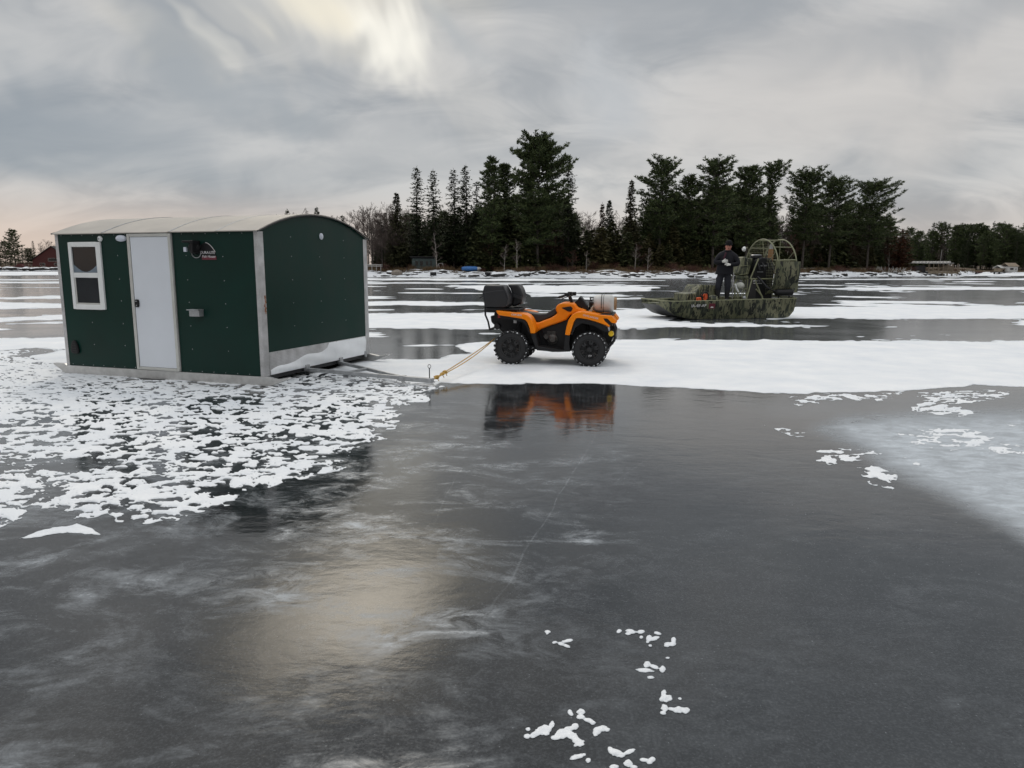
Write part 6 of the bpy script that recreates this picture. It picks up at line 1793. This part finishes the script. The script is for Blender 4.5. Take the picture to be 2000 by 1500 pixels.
M_ROCKD = rock_mat('dark_shore_stone', (.022, .021, .020), (.075, .070, .065), .70)
M_ROCKB = rock_mat('granite_boulder', (.15, .125, .105), (.28, .24, .20), 1.15)
RK = [rock_mesh(701 + k, M_ROCKD) for k in range(5)]
px = 715.0
while px < 1880:
    if rg.random() < .85: small('rock', RK[rg.randrange(5)], px, rg.uniform(0.2, 6.5), rg.uniform(.5, 1.7), 'dark snow-dusted stone at the waterline ' + zone(px), 'rock', 'stones along the island waterline', .08, rg.uniform(.5, .9))
    px += rg.uniform(5, 11)
small('boulder', rock_mesh(731, M_ROCKB), 774, 2.0, 2.1, 'big rounded pale boulder at the water edge left of the cabin', 'boulder', None, .1, 1.0)
for px in range(-40, 116, 7): 
    o = bpy.data.objects.new('rock', RK[rg.randrange(5)]); COL.objects.link(o); o.location = stand(px, farR(px) + 2.5, 'f', .1); s_ = rg.uniform(1.6, 3.0); o.scale = (s_ * 1.5, s_, s_ * .8); o.rotation_euler = (0, 0, rg.uniform(0, 6)); tag(o, 'dark stone in the shore wall below the red house', 'rock', 'stones of the far left shore')

# ------------------------------------------------------------------ buildings, boats and docks along the shores
M_TEAL = mat('grey_green_siding', (0.060, 0.080, 0.078), 0.8, var=0.2, vscale=2)
M_TEALR = mat('dark_shingle', (0.035, 0.035, 0.036), 0.9, var=0.3)
M_REDW = mat('dark_red_siding', (0.085, 0.022, 0.020), 0.8, var=0.2)
M_TAN = mat('weathered_timber', (0.22, 0.175, 0.125), 0.85, var=0.3, vscale=2)
M_BLUE = mat('blue_tarp', (0.030, 0.13, 0.36), 0.5, var=0.15, bump=0.03, bscale=3)
M_FADED = mat('faded_white_paint', (0.45, 0.44, 0.42), 0.7, var=0.25)


def cabin(name, px, Y, which, wpx, hpx, dep, m_wall, m_roof, lab, windows, ridge=None, rz=0.0, roof_h=0.35, trim=None):
    p = stand(px, Y, which, .1); W = PX(wpx, Y); Hh = PX(hpx, Y)
    root = empty(name, p, rz); tag(root, lab, 'building')
    MB().box((0, dep / 2, Hh / 2), (W, dep, Hh)).build('wall', m_wall, root)
    m = MB(); o = .4
    if ridge == 'x': m.prism([(-o, Hh), (dep / 2, Hh + roof_h), (dep + o, Hh), (dep + o, Hh + .18), (dep / 2, Hh + roof_h + .2), (-o, Hh + .18)], -W / 2 - o, W / 2 + o, 'yz')
    elif ridge == 'y':
        m.prism([(-W / 2, Hh), (W / 2, Hh), (0, Hh + roof_h)], 0.02, dep); m.build('gable', m_wall, root); m = MB()
        m.prism([(-W / 2 - o, Hh - .15), (0, Hh + roof_h), (W / 2 + o, Hh - .15), (W / 2 + o, Hh + .1), (0, Hh + roof_h + .3), (-W / 2 - o, Hh + .1)], -o, dep + o, 'xz')
    else: m.prism([(-o, Hh + roof_h), (dep + o, Hh), (dep + o, Hh + .15), (-o, Hh + roof_h + .15)], -W / 2 - o, W / 2 + o, 'yz')
    m.build('roof', m_roof, root)
    for (fx, fz, fw, fh) in windows:
        w_ = MB(); cx, cz_ = fx * W, fz * Hh; ww, wh = fw * W, fh * Hh
        for (a, b, c, d) in ((-ww / 2, ww / 2, wh / 2 - .06, wh / 2 + .04), (-ww / 2, ww / 2, -wh / 2 - .04, -wh / 2 + .06), (-ww / 2 - .04, -ww / 2 + .06, -wh / 2, wh / 2), (ww / 2 - .06, ww / 2 + .04, -wh / 2, wh / 2)):
            w_.box((cx + (a + b) / 2, -.03, cz_ + (c + d) / 2), (b - a, .06, d - c))
        wo = w_.build('window', trim or m_wall, root); MB().box((cx, -.012, cz_), (ww, .02, wh)).build('pane', M_PANE, wo)
    return root


cabin('cabin', 828, 150, 'i', 46, 21, 5.0, M_TEAL, M_TEALR, 'small grey-green cabin under the spruces on the island', [(-.30, .58, .15, .42), (-.10, .58, .15, .42), (.13, .56, .12, .42), (.30, .58, .10, .48)], None, R(4), .25)
# lean-to with posts at the cabin's right corner
p = stand(858, 149, 'i'); t = empty('sawhorse', p); tag(t, 'pale timber trestle beside the right corner of the cabin', 'trestle')
for a, b in (((-.6, 0, 0), (-.2, 0, 1.5)), ((.2, 0, 0), (-.2, 0, 1.5)), ((.3, .3, 0), (.7, .3, 1.6)), ((1.0, .3, 0), (.7, .3, 1.6))): MB().bar(a, b, .09).build('leg', M_FADED, t)
MB().bar((-.2, 0, 1.45), (.7, .3, 1.55), .08).build('beam', M_FADED, t)
# boat under blue tarp
p = stand(918, 147, 'i'); bt = empty('covered_boat', p, R(3)); tag(bt, 'small boat under a bright blue tarp on the island bank', 'boat')
m = MB(); rings = []
for (x, r_, z) in ((-1.75, .12, .75), (-1.6, .38, .70), (-.8, .50, .68), (.4, .50, .68), (1.2, .46, .68), (1.5, .38, .70)):
    rings.append([(x, r_ * 1.3 * math.cos(q), z + r_ * math.sin(q)) for q in [2 * math.pi * k / 12 for k in range(12)]])
m.loft(rings); m.build('tarp', M_BLUE, bt, smooth=50)
m = MB(); rings = []
for (x, r_) in ((1.45, .38), (2.0, .34), (2.3, .15)): rings.append([(x, r_ * 1.3 * math.cos(q), .68 + r_ * math.sin(q)) for q in [2 * math.pi * k / 10 for k in range(10)]])
m.loft(rings); m.build('stern', M_FADED, bt, smooth=50)
for x in (-1.1, .9): MB().box((x, 0, .12), (.2, 1.2, .3)).build('cradle', M_TAN, bt)
# stacked dock sections near the shelter's right edge
p = stand(731, 146, 'i'); t = empty('dock_sections', p); tag(t, 'pale stacked dock sections just right of the green shelter', 'dock')
for k in range(2): MB().box((0, 0, 1.25 + .28 * k), (3.1, 1.2, .12)).build('deck', M_FADED, t)
for x in (-1.3, -.4, .5, 1.4): MB().bar((x, -.4, 0), (x, -.4, 1.6), .09).build('post', M_FADED, t)
for x in (-1.2, -.6, 0, .6, 1.2): MB().box((x, -.58, 1.39), (.10, .1, .18)).build('block', M_TAN, t)
# dark barrels on the ice edge
for px, lab in ((846, 'dark drum lying at the snowy waterline below the cabin'), (953, 'small dark drum at the waterline left of the flat black rock')):
    p = stand(px, bank_y(px, 0.8), 'i', .0); t = empty('drum', p, .3); tag(t, lab, 'drum')
    MB().lathe([(0, -.55), (.36, -.55), (.38, -.5), (.38, .5), (.36, .55), (0, .55)], (0, 0, .36), 'X', 14).build('shell', M_BLACK, t, smooth=40)
    for x in (-.2, .2): MB().lathe([(.385, x - .02), (.40, x), (.385, x + .02)], (0, 0, .36), 'X', 14).build('rib', M_BLACK, t)
small('flat_rock', RK[2], 975, 1.6, 2.6, 'long flat dark rock at the waterline behind the cargo box', 'rock', None, .1, .45)
# big dock house at the island's right tip
p = stand(1824, bank_y(1824, 4), 'i', 0); p.z = 0.0; Yd = p.y; W = PX(84, Yd)
DK = empty('dock_house', p, R(-6)); tag(DK, 'open-sided timber boat dock with pale flat roof at the island tip', 'dock')
zf = 1.35
for k in range(12): MB().box((-W * .18 + W * .66 * k / 11 - 0.0, 0, zf), (W * .66 / 11 - .06, 3.5, .28)).build('deck_board', M_TAN, DK)
MB().box((W * .15, -1.78, zf - .42), (W * .66, .12, .5)).build('skirt', M_TAN, DK)
for k in range(7): MB().bar((-W * .17 + W * .63 * k / 6, -1.6, -.3), (-W * .17 + W * .63 * k / 6, -1.6, zf + 2.3), .16).build('post', M_TAN, DK)
for k in range(7): MB().bar((-W * .17 + W * .63 * k / 6, 1.6, -.3), (-W * .17 + W * .63 * k / 6, 1.6, zf + 2.3), .16).build('post', M_TAN, DK)
MB().box((-W * .07, 0, zf + 2.36), (W * .86, 4.0, .16)).build('roof', M_FADED, DK)
for k in range(11): MB().prism([(-W * .48 + W * .075 * k, zf + 2.44), (-W * .48 + W * .075 * k + W * .062, zf + 2.44), (-W * .48 + W * .075 * k + W * .05, zf + 2.95), (-W * .48 + W * .075 * k + W * .03, zf + 2.95)], -.9, .9).build('stored_hull', M_FADED, DK)
MB().box((W * .30, .3, zf + .95), (W * .22, 2.2, 1.5)).build('cabin_box', M_TAN, DK)
MB().bar((-W * .17, -1.7, zf + 1.0), (W * .46, -1.7, zf + 1.0), .10).build('rail', M_TAN, DK)
MB().box((-W * .33, .3, zf + .7), (W * .22, 2.5, 1.9)).build('shed', M_TEALR, DK)
p = stand(1835, Yd + 1.5, 'i', 0.2); t = empty('flagpole', p); tag(t, 'thin pale flagpole standing over the timber dock', 'flagpole')
MB().tube([(0, 0, 0), (0.15, 0, 7.2)], [.07, .04], 6).build('pole', M_FADED, t); MB().blob((.15, 0, 7.25), .09, 6, 5).build('finial', M_FADED, t)
# low wooden wall of logs near the island tip
p = stand(1745, bank_y(1745, 7), 'i', .1); t = empty('brush_pile', p); tag(t, 'snow-dusted tangle of grey brushwood near the island tip', 'brush pile')
m = MB(); r2 = random.Random(9)
for k in range(46):
    x = r2.uniform(-4.5, 4.5); m.tube([(x, r2.uniform(-.5, .5), 0), (x + r2.uniform(-1.2, 1.2), r2.uniform(-.5, .5), r2.uniform(.5, 1.9))], .05, 5)
tag(m.build('branches', M_FADED, t), kind='stuff')
# far right shore buildings
def far_cabin(px, py_h, w, lab, mw, mr, wins, ridge='x', Yo=8, **kw):
    return cabin('lake_cabin', px, farR(px) + Yo, 'f', w, py_h, 5, mw, mr, lab, wins, ridge, **kw)


far_cabin(1963, 9, 14, 'small tan cabin, left one of two on the far right shore', M_TAN, M_FADED, [(-.2, .5, .25, .4), (.25, .5, .25, .4)], roof_h=1.2)
far_cabin(1979, 10, 18, 'larger pale cabin, right one of two on the far right shore', M_FADED, M_TAN, [(-.15, .55, .4, .4), (.3, .5, .12, .4)], roof_h=1.5)
for px, lab, mt_ in ((1905, 'long dark upturned dock on the far right shore', M_REDW), (1950, 'short dark raft on the far right shore ice edge', M_TEALR), (1880, 'low dark dock left of the long one on the far shore', M_TEALR)):
    p = stand(px, farR(px) + 1.0, 'f', 0); t = empty('raft', p); tag(t, lab, 'raft')
    MB().box((0, 0, .75), (PX(24, p.y), 2.4, .4)).build('deck', mt_, t)
    for x in (-.4, 0, .4): MB().box((x * PX(24, p.y), -.9, .3), (.5, .5, .8)).build('float', M_TEALR, t)
# dark red house, far left
RH = cabin('red_house', 104, farR(104) + 22, 'f', 78, 15, 9, M_REDW, M_TEALR, 'dark red gabled house on the far left shore beside the shelter', [(-.26, .42, .13, .30), (.1, .42, .13, .3), (.02, 1.0, .25, .4)], 'y', 0.0, 6.0, trim=M_FADED)
p = stand(58, farR(58) + 10, 'f'); t = empty('railing', p); tag(t, 'low dark red deck rail left of the red house', 'railing')
for k in range(9): MB().bar((-5 + 1.3 * k, 0, 0), (-5 + 1.3 * k, 0, 2.0), .2).build('post', M_REDW, t)
for z in (1.0, 1.9): MB().bar((-5, 0, z), (5.4, 0, z), .16).build('rail', M_REDW, t)
p = stand(40, farR(40) + 9, 'f'); t = empty('parked_truck', p); tag(t, 'small dark red covered vehicle at the far left shore', 'vehicle')
MB().prism([(-2.4, .5), (-2.4, 1.3), (-1.2, 1.45), (-.7, 2.1), (1.0, 2.1), (1.3, 1.4), (2.4, 1.3), (2.4, .5)], -.9, .9).build('body', M_REDW, t, bevel=.08)
for x in (-1.5, 1.5):
    for y in (-.8, .8): MB().lathe([(0, -.12), (.38, -.12), (.4, 0), (.38, .12), (0, .12)], (x, y, .4), 'Y', 12).build('wheel', M_RUBBER, t)
